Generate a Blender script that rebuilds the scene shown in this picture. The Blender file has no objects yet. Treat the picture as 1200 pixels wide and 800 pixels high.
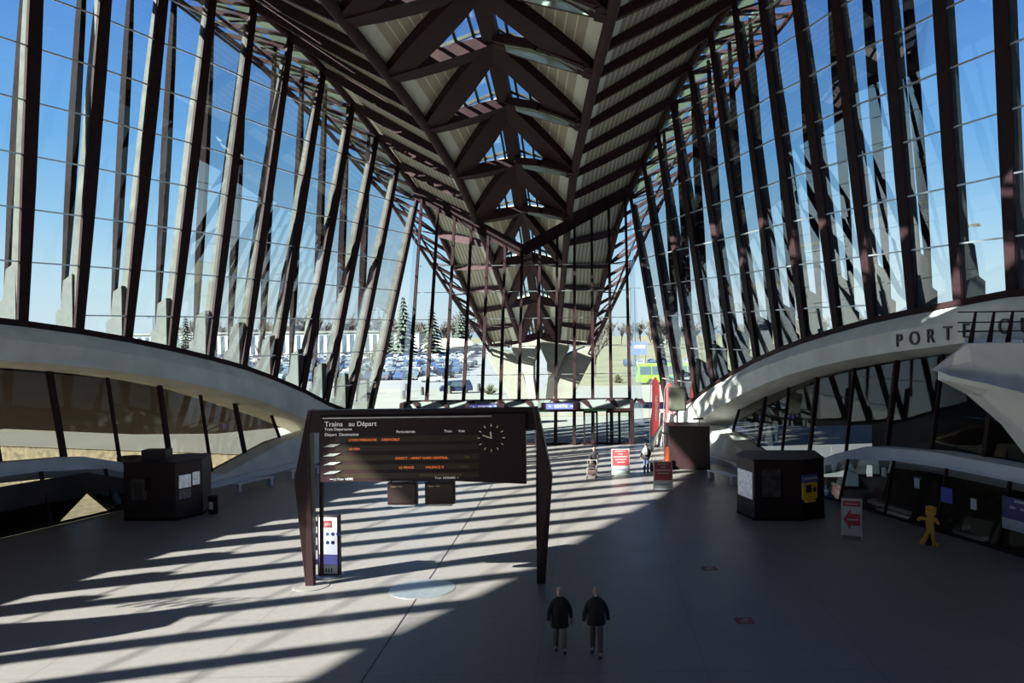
import bpy, math, random
from mathutils import Vector, Matrix, Quaternion
random.seed(4)
COL = bpy.context.scene.collection
V = Vector
# ------------------------------------------------------------------ helpers
class MB:
    def __init__(s): s.v=[]; s.f=[]; s.m=[]; s.uv={}
    def add(s, vs, fs, mi=0):
        n=len(s.v); s.v+= [tuple(p) for p in vs]
        for f in fs: s.f.append(tuple(i+n for i in f)); s.m.append(mi)
        return s
    def box(s, x0,x1,y0,y1,z0,z1, mi=0):
        vs=[(x0,y0,z0),(x1,y0,z0),(x1,y1,z0),(x0,y1,z0),(x0,y0,z1),(x1,y0,z1),(x1,y1,z1),(x0,y1,z1)]
        return s.add(vs,[(0,3,2,1),(4,5,6,7),(0,1,5,4),(1,2,6,5),(2,3,7,6),(3,0,4,7)],mi)
    def loft(s, rings, mi=0, closed=True, caps=True):
        k=len(rings[0]); vs=[p for r in rings for p in r]; fs=[]
        for i in range(len(rings)-1):
            for j in range(k if closed else k-1):
                a=i*k+j; b=i*k+(j+1)%k; fs.append((a,b,b+k,a+k))
        if caps and closed: fs.append(tuple(range(k-1,-1,-1))); fs.append(tuple(range((len(rings)-1)*k,len(rings)*k)))
        return s.add(vs,fs,mi)
    def prism(s, pts, off, mi=0):
        off=V(off); return s.loft([[V(p) for p in pts],[V(p)+off for p in pts]],mi)
    def beam(s, a, b, w, h, up=(0,0,1), mi=0, w2=None, h2=None, mid=None):
        """rectangular bar a->b; w across, h along 'up'; optional mid swelling (w,h)"""
        a=V(a); b=V(b); d=(b-a).normalized(); up=V(up); r=d.cross(up)
        if r.length<1e-4: r=d.cross(V((0,1,0)))
        r.normalize(); u=r.cross(d)
        w2=w if w2 is None else w2; h2=h if h2 is None else h2
        prof=[(0,w,h),(1,w2,h2)]
        if mid: prof=[(0,w,h),(.25,(w+mid[0]*3)/4,(h+mid[1]*3)/4),(.5,mid[0],mid[1]),(.75,(w2+mid[0]*3)/4,(h2+mid[1]*3)/4),(1,w2,h2)]
        rings=[]
        for t,ww,hh in prof:
            c=a.lerp(b,t); rings.append([c-r*ww/2-u*hh/2,c+r*ww/2-u*hh/2,c+r*ww/2+u*hh/2,c-r*ww/2+u*hh/2])
        return s.loft(rings,mi)
    def tube(s, pts, rad, n=8, mi=0):
        pts=[V(p) for p in pts]; rings=[]
        for i,p in enumerate(pts):
            d=(pts[min(i+1,len(pts)-1)]-pts[max(i-1,0)]).normalized()
            r=d.cross(V((0,0,1)))
            if r.length<1e-3: r=V((1,0,0))
            r.normalize(); u=r.cross(d); q=rad[i] if isinstance(rad,(list,tuple)) else rad
            rings.append([p+r*q*math.cos(2*math.pi*k/n)+u*q*math.sin(2*math.pi*k/n) for k in range(n)])
        return s.loft(rings,mi)
    def lathe(s, prof, n=20, c=(0,0,0), mi=0):
        c=V(c); return s.loft([[c+V((r*math.cos(2*math.pi*k/n),r*math.sin(2*math.pi*k/n),z)) for k in range(n)] for r,z in prof],mi)
    def ball(s, c, rx, ry, rz, n=10, mi=0):
        pr=[]; 
        for i in range(n//2+1):
            a=-math.pi/2+math.pi*i/(n//2); pr.append((max(math.cos(a),.02),math.sin(a)))
        c=V(c); return s.loft([[c+V((rx*r*math.cos(2*math.pi*k/n),ry*r*math.sin(2*math.pi*k/n),rz*z)) for k in range(n)] for r,z in pr],mi)
    def build(s, name, mats, parent=None, smooth=False, bevel=0):
        me=bpy.data.meshes.new(name); me.from_pydata(s.v,[],s.f)
        if not isinstance(mats,(list,tuple)): mats=[mats]
        for m in mats: me.materials.append(m)
        me.polygons.foreach_set('material_index',s.m)
        if smooth: me.polygons.foreach_set('use_smooth',[True]*len(me.polygons))
        import bmesh
        bm=bmesh.new(); bm.from_mesh(me); bmesh.ops.recalc_face_normals(bm,faces=bm.faces); bm.to_mesh(me); bm.free()
        me.update()
        o=bpy.data.objects.new(name,me); COL.objects.link(o)
        if parent: o.parent=parent
        if bevel:
            b=o.modifiers.new('bevel','BEVEL'); b.width=bevel; b.segments=2; b.limit_method='ANGLE'
        return o
def tag(o,label=None,cat=None,group=None,kind=None):
    if label: o['label']=label
    if cat: o['category']=cat
    if group: o['group']=group
    if kind: o['kind']=kind
    return o
def thing(name,label,cat,loc=(0,0,0),rz=0,group=None,kind=None):
    o=bpy.data.objects.new(name,None); COL.objects.link(o); o.location=loc; o.rotation_euler=(0,0,rz); o.empty_display_size=.2
    return tag(o,label,cat,group,kind)
def copy_tree(o,parent=None):
    c=o.copy(); COL.objects.link(c)
    if parent: c.parent=parent
    for ch in [x for x in COL.objects if x.parent==o]: copy_tree(ch,c)
    return c
def text(body,name,size,loc,rot,m,parent,ex=.004,align='CENTER',sx=1.0):
    cu=bpy.data.curves.new(name,'FONT'); cu.body=body; cu.size=size; cu.extrude=ex; cu.align_x=align; cu.align_y='CENTER'
    tmp=bpy.data.objects.new('tmp',cu); COL.objects.link(tmp); dg=bpy.context.evaluated_depsgraph_get(); dg.update()
    me=bpy.data.meshes.new_from_object(tmp.evaluated_get(dg)); bpy.data.objects.remove(tmp); me.materials.clear(); me.materials.append(m)
    o=bpy.data.objects.new(name,me); COL.objects.link(o); o.parent=parent
    o.location=loc; o.rotation_euler=rot; o.scale=(sx,1,1); return o
def lerp_tab(tab,d):
    if d<=tab[0][0]: i=0
    elif d>=tab[-1][0]: i=len(tab)-2
    else:
        i=0
        while tab[i+1][0]<d: i+=1
    a,b=tab[i],tab[i+1]; t=(d-a[0])/(b[0]-a[0])
    return [a[k]+(b[k]-a[k])*t for k in range(1,len(a))]
# ------------------------------------------------------------------ materials
def mat(name,col,rough=.5,metal=0,emit=None,estr=0,noise=None,spec=.5,bump=0,nscale=3):
    m=bpy.data.materials.new(name); m.use_nodes=True; nt=m.node_tree; b=nt.nodes['Principled BSDF']
    b.inputs['Base Color'].default_value=(*col,1); b.inputs['Roughness'].default_value=rough; b.inputs['Metallic'].default_value=metal
    b.inputs['Specular IOR Level'].default_value=spec
    if emit: b.inputs['Emission Color'].default_value=(*emit,1); b.inputs['Emission Strength'].default_value=estr
    tc=nt.nodes.new('ShaderNodeTexCoord'); n=nt.nodes.new('ShaderNodeTexNoise'); n.inputs['Scale'].default_value=nscale; n.inputs['Detail'].default_value=6
    nt.links.new(tc.outputs['Object'],n.inputs['Vector'])
    amt=.12 if noise is None else noise
    r=nt.nodes.new('ShaderNodeValToRGB'); r.color_ramp.elements[0].position=.3; r.color_ramp.elements[1].position=.72
    r.color_ramp.elements[0].color=(*[c*(1-amt) for c in col],1); r.color_ramp.elements[1].color=(*[min(1,c*(1+amt)) for c in col],1)
    nt.links.new(n.outputs['Fac'],r.inputs['Fac']); nt.links.new(r.outputs['Color'],b.inputs['Base Color'])
    if bump:
        bp=nt.nodes.new('ShaderNodeBump'); bp.inputs['Strength'].default_value=bump; nt.links.new(n.outputs['Fac'],bp.inputs['Height']); nt.links.new(bp.outputs['Normal'],b.inputs['Normal'])
    return m
def glass(name,tint,refl=.35,rough=0.0,base=.04):
    m=bpy.data.materials.new(name); m.use_nodes=True; nt=m.node_tree; nt.nodes.clear()
    out=nt.nodes.new('ShaderNodeOutputMaterial'); mx=nt.nodes.new('ShaderNodeMixShader'); tr=nt.nodes.new('ShaderNodeBsdfTransparent'); gl=nt.nodes.new('ShaderNodeBsdfGlossy')
    tr.inputs['Color'].default_value=(*tint,1); gl.inputs['Roughness'].default_value=rough
    lw=nt.nodes.new('ShaderNodeLayerWeight'); lw.inputs['Blend'].default_value=.25
    mp=nt.nodes.new('ShaderNodeMapRange'); mp.inputs['To Min'].default_value=base; mp.inputs['To Max'].default_value=refl
    nt.links.new(lw.outputs['Fresnel'],mp.inputs['Value']); nt.links.new(mp.outputs['Result'],mx.inputs['Fac'])
    nt.links.new(tr.outputs[0],mx.inputs[1]); nt.links.new(gl.outputs[0],mx.inputs[2]); nt.links.new(mx.outputs[0],out.inputs['Surface'])
    return m
M={}
M['steel']=mat('dark_steel_paint',(.025,.0115,.0125),.6,noise=.2,spec=.08)
M['steel_grey']=mat('grey_blade_coating',(.055,.055,.048),.7,noise=.3,nscale=1.2,spec=.1)
M['foot']=mat('pale_foot_coating',(.055,.058,.055),.7,noise=.12,spec=.1)
M['strut']=mat('dark_strut_paint',(.009,.006,.0065),.75,noise=.2,spec=.02)
M['concrete']=mat('pale_concrete',(0.3100,0.3038,0.2790),.75,noise=.14,nscale=.7,bump=.05)
M['concrete_band']=mat('balcony_concrete',(.62,.62,.64),.7,noise=.1,nscale=.7)
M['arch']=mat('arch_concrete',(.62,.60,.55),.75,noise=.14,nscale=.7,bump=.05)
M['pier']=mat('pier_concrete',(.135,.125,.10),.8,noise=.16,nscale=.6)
M['rib']=mat('dark_rib_paint',(.034,.015,.0165),.65,noise=.2,spec=.12)
M['black']=mat('black_casing',(.024,.009,.0105),.45,spec=.3)
M['kiosk']=mat('black_kiosk_panel',(.026,.0105,.012),.35,spec=.35)
M['white']=mat('white_panel',(.42,.42,.41),.5,noise=.03)
M['frost']=mat('frosted_lens_glass',(0.4500,0.4800,0.4440),.4,noise=.05)
def _fr():
    nt=M['frost'].node_tree; b=nt.nodes['Principled BSDF']; out=nt.nodes['Material Output']; tr=nt.nodes.new('ShaderNodeBsdfTranslucent'); tr.inputs['Color'].default_value=(.36,.41,.34,1)
    mx=nt.nodes.new('ShaderNodeMixShader'); mx.inputs['Fac'].default_value=.6; nt.links.new(b.outputs[0],mx.inputs[1]); nt.links.new(tr.outputs[0],mx.inputs[2]); nt.links.new(mx.outputs[0],out.inputs['Surface'])
_fr()
def _ln():
    nt=M['lens'].node_tree; b=nt.nodes['Principled BSDF']; out=nt.nodes['Material Output']; tr=nt.nodes.new('ShaderNodeBsdfTranslucent'); tr.inputs['Color'].default_value=(.80,.90,.78,1)
    mx=nt.nodes.new('ShaderNodeMixShader'); mx.inputs['Fac'].default_value=.8; nt.links.new(b.outputs[0],mx.inputs[1]); nt.links.new(tr.outputs[0],mx.inputs[2]); nt.links.new(mx.outputs[0],out.inputs['Surface'])
M['red']=mat('red_print',(0.3850,0.0350,0.0420),.6,noise=.08)
M['darkred']=mat('dark_red_print',(.22,.03,.035),.6)
M['orange']=mat('orange_plastic',(.75,.12,.03),.5)
M['yellow']=mat('yellow_plastic',(.80,.48,.03),.5,noise=.06)
M['gold']=mat('golden_board',(.62,.33,.05),.6)
M['blue']=mat('blue_print',(.06,.09,.38),.5)
M['alu']=mat('brushed_aluminium',(.55,.55,.55),.35,metal=.8)
M['clear']=glass('clear_pane',(.93,.97,.98),.34,0,.02)
M['dimglass']=glass('tinted_pane',(.38,.36,.33),.075,.02,.01)
M['skyglass']=glass('skylight_pane',(.93,.96,.98),.3,0,.02)
M['led']=mat('amber_led',(.2,.05,.01),.5,emit=(1,.22,.05),estr=.75)
M['led_dim']=mat('dim_amber_led',(.1,.05,.02),.5,emit=(.45,.28,.12),estr=.12)
M['boardtext']=mat('board_white_lettering',(.6,.6,.6),.5,emit=(1,.95,.9),estr=.35)
M['clockm']=mat('clock_marks',(.5,.42,.3),.5,emit=(.8,.6,.35),estr=.15)
M['letter']=mat('dark_bronze_lettering',(.05,.035,.03),.5)
M['screen']=mat('lit_screen',(.7,.72,.8),.4,emit=(.86,.88,1),estr=.75,noise=.05)
M['glow_soft']=mat('soft_poster_and_glass_glow',(.4,.42,.45),.4,emit=(.75,.8,.9),estr=.18,noise=.5,nscale=6)  # lit posters, and glow painted for a reflection in kiosk glass
M['bluelit']=mat('lit_blue_sign',(.08,.1,.4),.4,emit=(.16,.16,.55),estr=.4)
M['green']=mat('green_exit_strip',(.03,.12,.04),.5,emit=(.05,.3,.08),estr=.12)
M['skin']=mat('skin',(.42,.24,.18),.6,noise=.05)
M['hair_grey']=mat('grey_hair',(.35,.32,.30),.8)
M['hair_dark']=mat('dark_hair',(.03,.02,.018),.7)
M['coat']=mat('black_coat_cloth',(.014,.008,.009),.85)
M['trouser_beige']=mat('beige_trouser_cloth',(.20,.15,.125),.85)
M['trouser_brown']=mat('brown_trouser_cloth',(.12,.075,.065),.85)
M['jean']=mat('blue_jeans_cloth',(.07,.09,.16),.85)
M['shoe']=mat('dark_shoe_leather',(.03,.02,.02),.5)
M['scarf']=mat('pale_cloth',(0.3150,0.3010,0.2800),.8)
M['tan']=mat('stone_cladding',(.14,.115,.07),.85,noise=.5,nscale=2.5)
M['pave']=mat('pale_forecourt_paving',(.125,.122,.108),.8,noise=.08,nscale=.15)
M['asph']=mat('parking_asphalt',(.11,.11,.115),.9,noise=.1,nscale=.1)
M['grass']=mat('dry_grass',(.085,.08,.04),.95,noise=.35,nscale=.12)
M['bark']=mat('grey_bark',(.07,.055,.048),.9)
M['ever']=mat('evergreen_needles',(0.0315,0.0420,0.0315),.9,noise=.4)
M['twig']=mat('bare_twigs',(.08,.068,.06),.95)
M['tyre']=mat('tyre_rubber',(.02,.02,.02),.8)
M['carglass']=mat('car_glass',(.05,.07,.09),.15)
M['busgreen']=mat('lime_green_bus_paint',(.13,.27,.03),.4)
M['busteal']=mat('teal_bus_graphic',(0.0250,0.2000,0.1600),.4)
M['roofsh']=mat('roof_covering',(0.1000,0.1000,0.1040),.7)
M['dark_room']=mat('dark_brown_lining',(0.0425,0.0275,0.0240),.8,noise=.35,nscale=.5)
# floor: grey terrazzo with faint joints
def floor_mat():
    m=mat('grey_terrazzo_floor',(.222,.187,.176),.42,noise=.07,nscale=5,spec=.5); nt=m.node_tree; b=nt.nodes['Principled BSDF']
    tc=nt.nodes.new('ShaderNodeTexCoord'); n2=nt.nodes.new('ShaderNodeTexNoise'); n2.inputs['Scale'].default_value=40; n2.inputs['Detail'].default_value=3
    mx=nt.nodes.new('ShaderNodeMixRGB'); mx.blend_type='MULTIPLY'; mx.inputs['Fac'].default_value=.25
    src=b.inputs['Base Color'].links[0].from_socket
    nt.links.new(tc.outputs['Object'],n2.inputs['Vector']); nt.links.new(src,mx.inputs['Color1']); nt.links.new(n2.outputs['Color'],mx.inputs['Color2'])
    br=nt.nodes.new('ShaderNodeTexBrick'); br.offset=0; br.inputs['Scale'].default_value=1; br.inputs['Brick Width'].default_value=4.25; br.inputs['Row Height'].default_value=4.25
    br.inputs['Mortar Size'].default_value=.03; br.inputs['Color1'].default_value=(1,1,1,1); br.inputs['Color2'].default_value=(.97,.97,.97,1); br.inputs['Mortar'].default_value=(.78,.78,.78,1)
    mp=nt.nodes.new('ShaderNodeMapping'); nt.links.new(tc.outputs['Object'],mp.inputs['Vector']); nt.links.new(mp.outputs['Vector'],br.inputs['Vector'])
    m2=nt.nodes.new('ShaderNodeMixRGB'); m2.blend_type='MULTIPLY'; m2.inputs['Fac'].default_value=1
    nt.links.new(mx.outputs['Color'],m2.inputs['Color1']); nt.links.new(br.outputs['Color'],m2.inputs['Color2']); nt.links.new(m2.outputs['Color'],b.inputs['Base Color'])
    n3=nt.nodes.new('ShaderNodeTexNoise'); n3.inputs['Scale'].default_value=.6; n3.inputs['Detail'].default_value=4; mr=nt.nodes.new('ShaderNodeMapRange')
    mr.inputs['To Min'].default_value=.30; mr.inputs['To Max'].default_value=.48; nt.links.new(tc.outputs['Object'],n3.inputs['Vector']); nt.links.new(n3.outputs['Fac'],mr.inputs['Value']); nt.links.new(mr.outputs['Result'],b.inputs['Roughness'])
    return m
M['floor']=floor_mat()
# striped soffit: u (metres from tube); first 'w0' is a plain pale board, then boards with pale joints
def stripe_mat(name,w0,per,lw,pale,dark,line):
    m=bpy.data.materials.new(name); m.use_nodes=True; nt=m.node_tree; b=nt.nodes['Principled BSDF']; b.inputs['Roughness'].default_value=.6
    uv=nt.nodes.new('ShaderNodeUVMap'); sp=nt.nodes.new('ShaderNodeSeparateXYZ'); nt.links.new(uv.outputs['UV'],sp.inputs['Vector'])
    def mth(op,a,bv):
        n=nt.nodes.new('ShaderNodeMath'); n.operation=op
        if hasattr(a,'links'): nt.links.new(a,n.inputs[0])
        else: n.inputs[0].default_value=a
        if hasattr(bv,'links'): nt.links.new(bv,n.inputs[1])
        else: n.inputs[1].default_value=bv
        return n.outputs[0]
    u=sp.outputs['X']; fr=mth('FRACT',mth('DIVIDE',mth('SUBTRACT',u,w0),per),0)
    ln=mth('GREATER_THAN',fr,1-lw); first=mth('LESS_THAN',u,w0)
    c1=nt.nodes.new('ShaderNodeMixRGB'); c1.inputs['Color1'].default_value=(*dark,1); c1.inputs['Color2'].default_value=(*line,1); nt.links.new(ln,c1.inputs['Fac'])
    c2=nt.nodes.new('ShaderNodeMixRGB'); c2.inputs['Color2'].default_value=(*pale,1); nt.links.new(first,c2.inputs['Fac']); nt.links.new(c1.outputs['Color'],c2.inputs['Color1'])
    nt.links.new(c2.outputs['Color'],b.inputs['Base Color']); return m
M['deck']=stripe_mat('ribbed_soffit_boards',1.0,.62,.12,(.58,.58,.49),(.34,.29,.21),(.62,.60,.48))
M['lens']=mat('lens_opal_glass',(.6,.64,.58),.4,noise=.06)
M['wing']=stripe_mat('ribbed_wing_boards',.95,.42,.25,(.50,.50,.43),(.20,.172,.135),(.42,.39,.30))
_ln()
# ------------------------------------------------------------------ camera
cam=bpy.data.cameras.new('camera'); co=bpy.data.objects.new('camera',cam); COL.objects.link(co); bpy.context.scene.camera=co
cam.lens=30; cam.sensor_width=36; cam.shift_x=-95.4/1200; cam.shift_y=-12/1200; cam.clip_end=3000
roll=-.0128
R=V((math.cos(roll),0,math.sin(roll))); U=V((-math.sin(roll),0,math.cos(roll))); F=V((0,1,0))
co.matrix_world=Matrix(((R.x,U.x,-F.x,5.785),(R.y,U.y,-F.y,0),(R.z,U.z,-F.z,8.5),(0,0,0,1)))
# ------------------------------------------------------------------ light
SX,SY=1.42,.82
su=bpy.data.lights.new('sun','SUN'); su.energy=40; su.angle=.0093; su.color=(.93,1,.92)
so=bpy.data.objects.new('sun',su); COL.objects.link(so); so.location=(-80,-40,60)
so.rotation_euler=V((SX,SY,-1)).to_track_quat('-Z','Y').to_euler()
w=bpy.data.worlds.new('world'); bpy.context.scene.world=w; w.use_nodes=True; nt=w.node_tree; bg=nt.nodes['Background']
tc=nt.nodes.new('ShaderNodeTexCoord'); sp=nt.nodes.new('ShaderNodeSeparateXYZ'); rp=nt.nodes.new('ShaderNodeValToRGB')
nt.links.new(tc.outputs['Generated'],sp.inputs[0]); nt.links.new(sp.outputs['Z'],rp.inputs['Fac']); nt.links.new(rp.outputs['Color'],bg.inputs['Color'])
els=rp.color_ramp.elements; els[0].position=0; els[0].color=(.68,.82,.88,1); els[1].position=1; els[1].color=(.03,.09,.34,1)
for p,c in ((.05,(.58,.80,.90)),(.12,(.33,.62,.88)),(.2,(.17,.45,.84)),(.36,(.10,.28,.74))):
    e=els.new(p); e.color=(*c,1)
bg.inputs['Strength'].default_value=1.0
sc=bpy.context.scene; sc.view_settings.view_transform='Standard'; sc.view_settings.look='None'; sc.view_settings.exposure=0; sc.view_settings.gamma=1
# ------------------------------------------------------------------ wall geometry tables  (half width, depth, height)
BASE=[(20.48,39.2,9.34),(19.5,41.85,8.97),(18.5,44.4,8.52),(17.45,46.9,7.97),(16.6,49.7,7.35),(15.85,52.6,6.68),(14.95,55.2,5.84),(13.85,57.3,4.9),(12.95,59.4,3.86),(12.1,61.9,3.0),(11.4,65.1,2.35)]
TOP=[(18.55,38,30.2),(17.2,41.3,30),(16.3,44.9,29.6),(15.35,48.2,29.1),(14.6,51.8,28.6),(13.65,55.4,27.9),(12.75,59.2,26.9),(11.9,63.3,25.6),(11.05,67,24.1),(10.1,70,22.4),(9.07,73,20.5)]
NEXT=14
for i in range(NEXT):
    n=i+1; d=39.2-2.7*n
    BASE.insert(0,(20.48+.36*2.7*n,d,min(10.0,9.34+.3*n)))
    TOP.insert(0,(18.55+.36*3.2*n,38-3.2*n,30.2+.04*n))
NF=len(BASE)   # index NEXT == fin j1
BT=[(b[1],b[0],b[2]) for b in BASE]; TT=[(t[1],t[0],t[2]) for t in TOP]
TUBE=[(-14,10.4,27.2),(10,9.3,26.9),(23.7,8.7,26.5),(30.5,8.1,26.1),(37.3,7.5,25.5),(44.1,6.9,24.8),(50.7,6.11,23.8),(58.3,5.3,22.5),(65,4.42,20.5),(71.2,3.81,18.0),(78,3.2,14.6),(84.5,2.6,11.2),(91,2.0,7.6)]
CEN=[(-14,29.5),(10,29),(23.7,28.4),(30.5,28.0),(37.3,27.5),(44.1,26.8),(50.7,25.9),(58.3,24.3),(65,21.6),(71.2,18.9),(78,15.6),(84.5,12.0),(91,8.4)]
EB=[(t[1],t[0],t[2]) for t in TOP]+[(76.5,8.1,18.0),(80,7.4,15.4),(84,6.6,12.5),(88,5.9,9.7),(92,5.3,7.1)]
OUT=[(-14,46,28),(0,40.4,28),(7.2,36.6,28),(14.3,33.7,28),(20.4,30.9,28),(26.1,29.3,28.3),(33,26.2,29),(40,22.6,29.4),(50,19.6,29.3),(60,17.7,27.9),(68,15.9,25.6),(72,14.3,23.2),(76,12.3,20.5),(85,8.5,12.5),(93,5.7,6.8)]  # unseen near entries flare outward to shade the hall floor
def out_n(i,s):
    a=BASE[max(0,i-1)]; b=BASE[min(NF-1,i+1)]; t=V((s*(b[0]-a[0]),b[1]-a[1],0)).normalized(); n=V((t.y,-t.x,0)); 
    return (t, n if n.x*s>0 else -n)
ORD=['first','second','third','fourth','fifth','sixth','seventh','eighth','ninth','tenth','eleventh','twelfth','thirteenth','fourteenth']
# ---- fins
def fin(i,s):
    side='left' if s<0 else 'right'; j=NF-1-i
    if j<14: lab='leaning steel fin on the %s wall, %s one from the facade'%(side,ORD[j])
    else: lab='leaning steel fin at the near end of the %s glass wall'%side
    b=BASE[i]; t=TOP[i]; B=V((s*b[0],b[1],b[2]-.25)); T=V((s*t[0],t[1],t[2])); tg,n=out_n(i,s)
    o=thing('wall_fin',lab,'steel fin',B,0,'fins of the %s glass wall'%side)
    L=T-B; z0=V((0,0,0))
    def ring(c,w0,w1,a): return [c+n*w0-tg*a/2,c+n*w0+tg*a/2,c+n*w1+tg*a/2,c+n*w1-tg*a/2]
    fl=MB(); fl.loft([ring(z0,-.12,.02,.48),ring(L*.3,-.14,.02,.66),ring(L*.6,-.14,.02,.68),ring(L,-.12,.02,.56)]); fl.build('inner_flange',M['steel'],o)
    bl=MB(); bl.loft([ring(z0,.03,.56,.36),ring(L*.3,.03,.56,.38),ring(L*.6,.03,.54,.38),ring(L*.93,.03,.36,.32)]); bl.build('outer_blade',M['steel_grey'],o)
    ft=MB(); pr=[V((0,0,.0)),n*1.15+V((0,0,-.2)),n*1.15+V((0,0,1.05)),n*.82+V((0,0,1.25)),n*.6+V((0,0,2.6))+L*.0,V((0,0,2.9))]
    pr=[p+n*.05-tg*.24 for p in pr]; ft.prism(pr,tg*.48); ft.build('foot',M['foot'],o)
    # outer strut: spindle from the foot up to the outer eave
    d2=b[1]+1.2+((t[1]-b[1])*.8 if i<NEXT else 0); P0=n*.98+V((0,0,1.2)); e=lerp_tab(EB,d2); oo=lerp_tab(OUT,d2); k=.3
    wt=min(oo[0],b[0]+.05); tt=max(0,min(1,(wt-e[0])/(oo[0]-e[0]+1e-6))); zt=e[1]+(oo[1]-e[1])*tt-.3
    P1=V((s*wt,d2,zt))-B; s_=MB(); s_.beam(P0,P1,.16,.16,up=n,mid=(.34,.46))
    if i>=NEXT: s_.build('outer_strut',M['strut'],o)
    return o
for s in (-1,1):
    for i in range(NF):
        if s>0 and i<NEXT-3: continue
        fin(i,s)
# ---- glazing bays
wn=0
for s in (-1,1):
    side='left' if s<0 else 'right'
    for i in range(NF-1):
        if s>0 and i<NEXT-3: continue
        if s<0 and i<2: continue
        wn+=1; a0=V((s*BASE[i][0],BASE[i][1],BASE[i][2])); a1=V((s*TOP[i][0],TOP[i][1],TOP[i][2])); b0=V((s*BASE[i+1][0],BASE[i+1][1],BASE[i+1][2])); b1=V((s*TOP[i+1][0],TOP[i+1][1],TOP[i+1][2]))
        n=out_n(i,s)[1]
        g=MB(); N=8; vs=[]
        for k in range(N+1):
            vs+= [a0.lerp(a1,k/N)+n*.02, b0.lerp(b1,k/N)+n*.02]
        g.add(vs,[(2*k,2*k+1,2*k+3,2*k+2) for k in range(N)])
        o=g.build('window_%d'%wn,M['clear']); tag(o,'tall leaning pane of the %s glass wall, bay %s the facade'%(side,('%s from'%ORD[NF-2-i]) if NF-2-i<14 else 'far from'),'window',kind='structure')
        br=MB(); z=12-2.4*4
        while z<30:
            if z>max(a0.z,b0.z)+.3 and z<min(a1.z,b1.z):
                br.beam(a0.lerp(a1,(z-a0.z)/(a1.z-a0.z))-n*.06,b0.lerp(b1,(z-b0.z)/(b1.z-b0.z))-n*.06,.05,.07)
            z+=2.4
        br.build('glazing_bar',M['alu'],o)
# ---- dark sill on top of arch + arches
def arch_rings(s,off):
    rings=[]
    for i in range(NF):
        if s>0 and i<NEXT-5: continue
        b=BASE[i]; tg,n=out_n(i,s); P=V((s*b[0],b[1],b[2])); rings.append([P+n*o+V((0,0,z*((1+.045*max(0,i-NEXT-3)) if z<-1 else 1))) for o,z in off])
    # tail into the floor
    b=BASE[-1]; tg,n=out_n(NF-1,s); P=V((s*(b[0]-.75),b[1]+3.2,.9)); rings.append([P+n*o+V((0,0,z)) for o,z in off])
    return rings
for s in (-1,1):
    side='left' if s<0 else 'right'
    m=MB(); m.loft(arch_rings(s,[(-.30,-.32),(.5,-.32),(.5,-.02),(-.30,-.02)])); o=m.build('trim_%d'%(1 if s<0 else 2),M['steel']); tag(o,'dark steel sill along the top of the %s concrete arch'%side,'sill',kind='structure')
    m=MB(); m.loft(arch_rings(s,[(-.30,-.32),(-1.0,-1.0),(-1.05,-1.95),(-.2,-2.15),(1.5,-2.35),(1.5,-.32)])); o=m.build('concrete_arch',M['arch']); tag(o,'long pale concrete arch under the %s glass wall, %s'%(side,'lettered PORTE' if s>0 else 'ending in the letter S'),'arch')
    if s>0: archR=o
    else: archL=o
# letters on the arches
def arch_text(body,s,d0,size,parent,step):
    for q,ch in enumerate(body):
        if ch==' ': continue
        d=d0-q*step if s>0 else d0+(q)*step
        wz=lerp_tab(BT,d); i=min(range(NF),key=lambda k:abs(BASE[k][1]-d)); tg,n=out_n(i,s)
        P=V((s*wz[0],d,wz[1]))-n*1.075+V((0,0,-1.5)); tx=(-tg if s>0 else tg); 
        zz=V((0,0,1)); nn=-n; xx=zz.cross(nn).normalized(); 
        me=Matrix(((xx.x,zz.x,nn.x,P.x),(xx.y,zz.y,nn.y,P.y),(xx.z,zz.z,nn.z,P.z),(0,0,0,1)))
        t=text(ch,'letter',size,(0,0,0),(0,0,0),M['letter'],parent,.04); t.matrix_local=me
arch_text('PORTE OUEST',1,38.9,.85,archR,.95)
arch_text('TS',-1,35.9,.7,archL,1.0)
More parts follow.
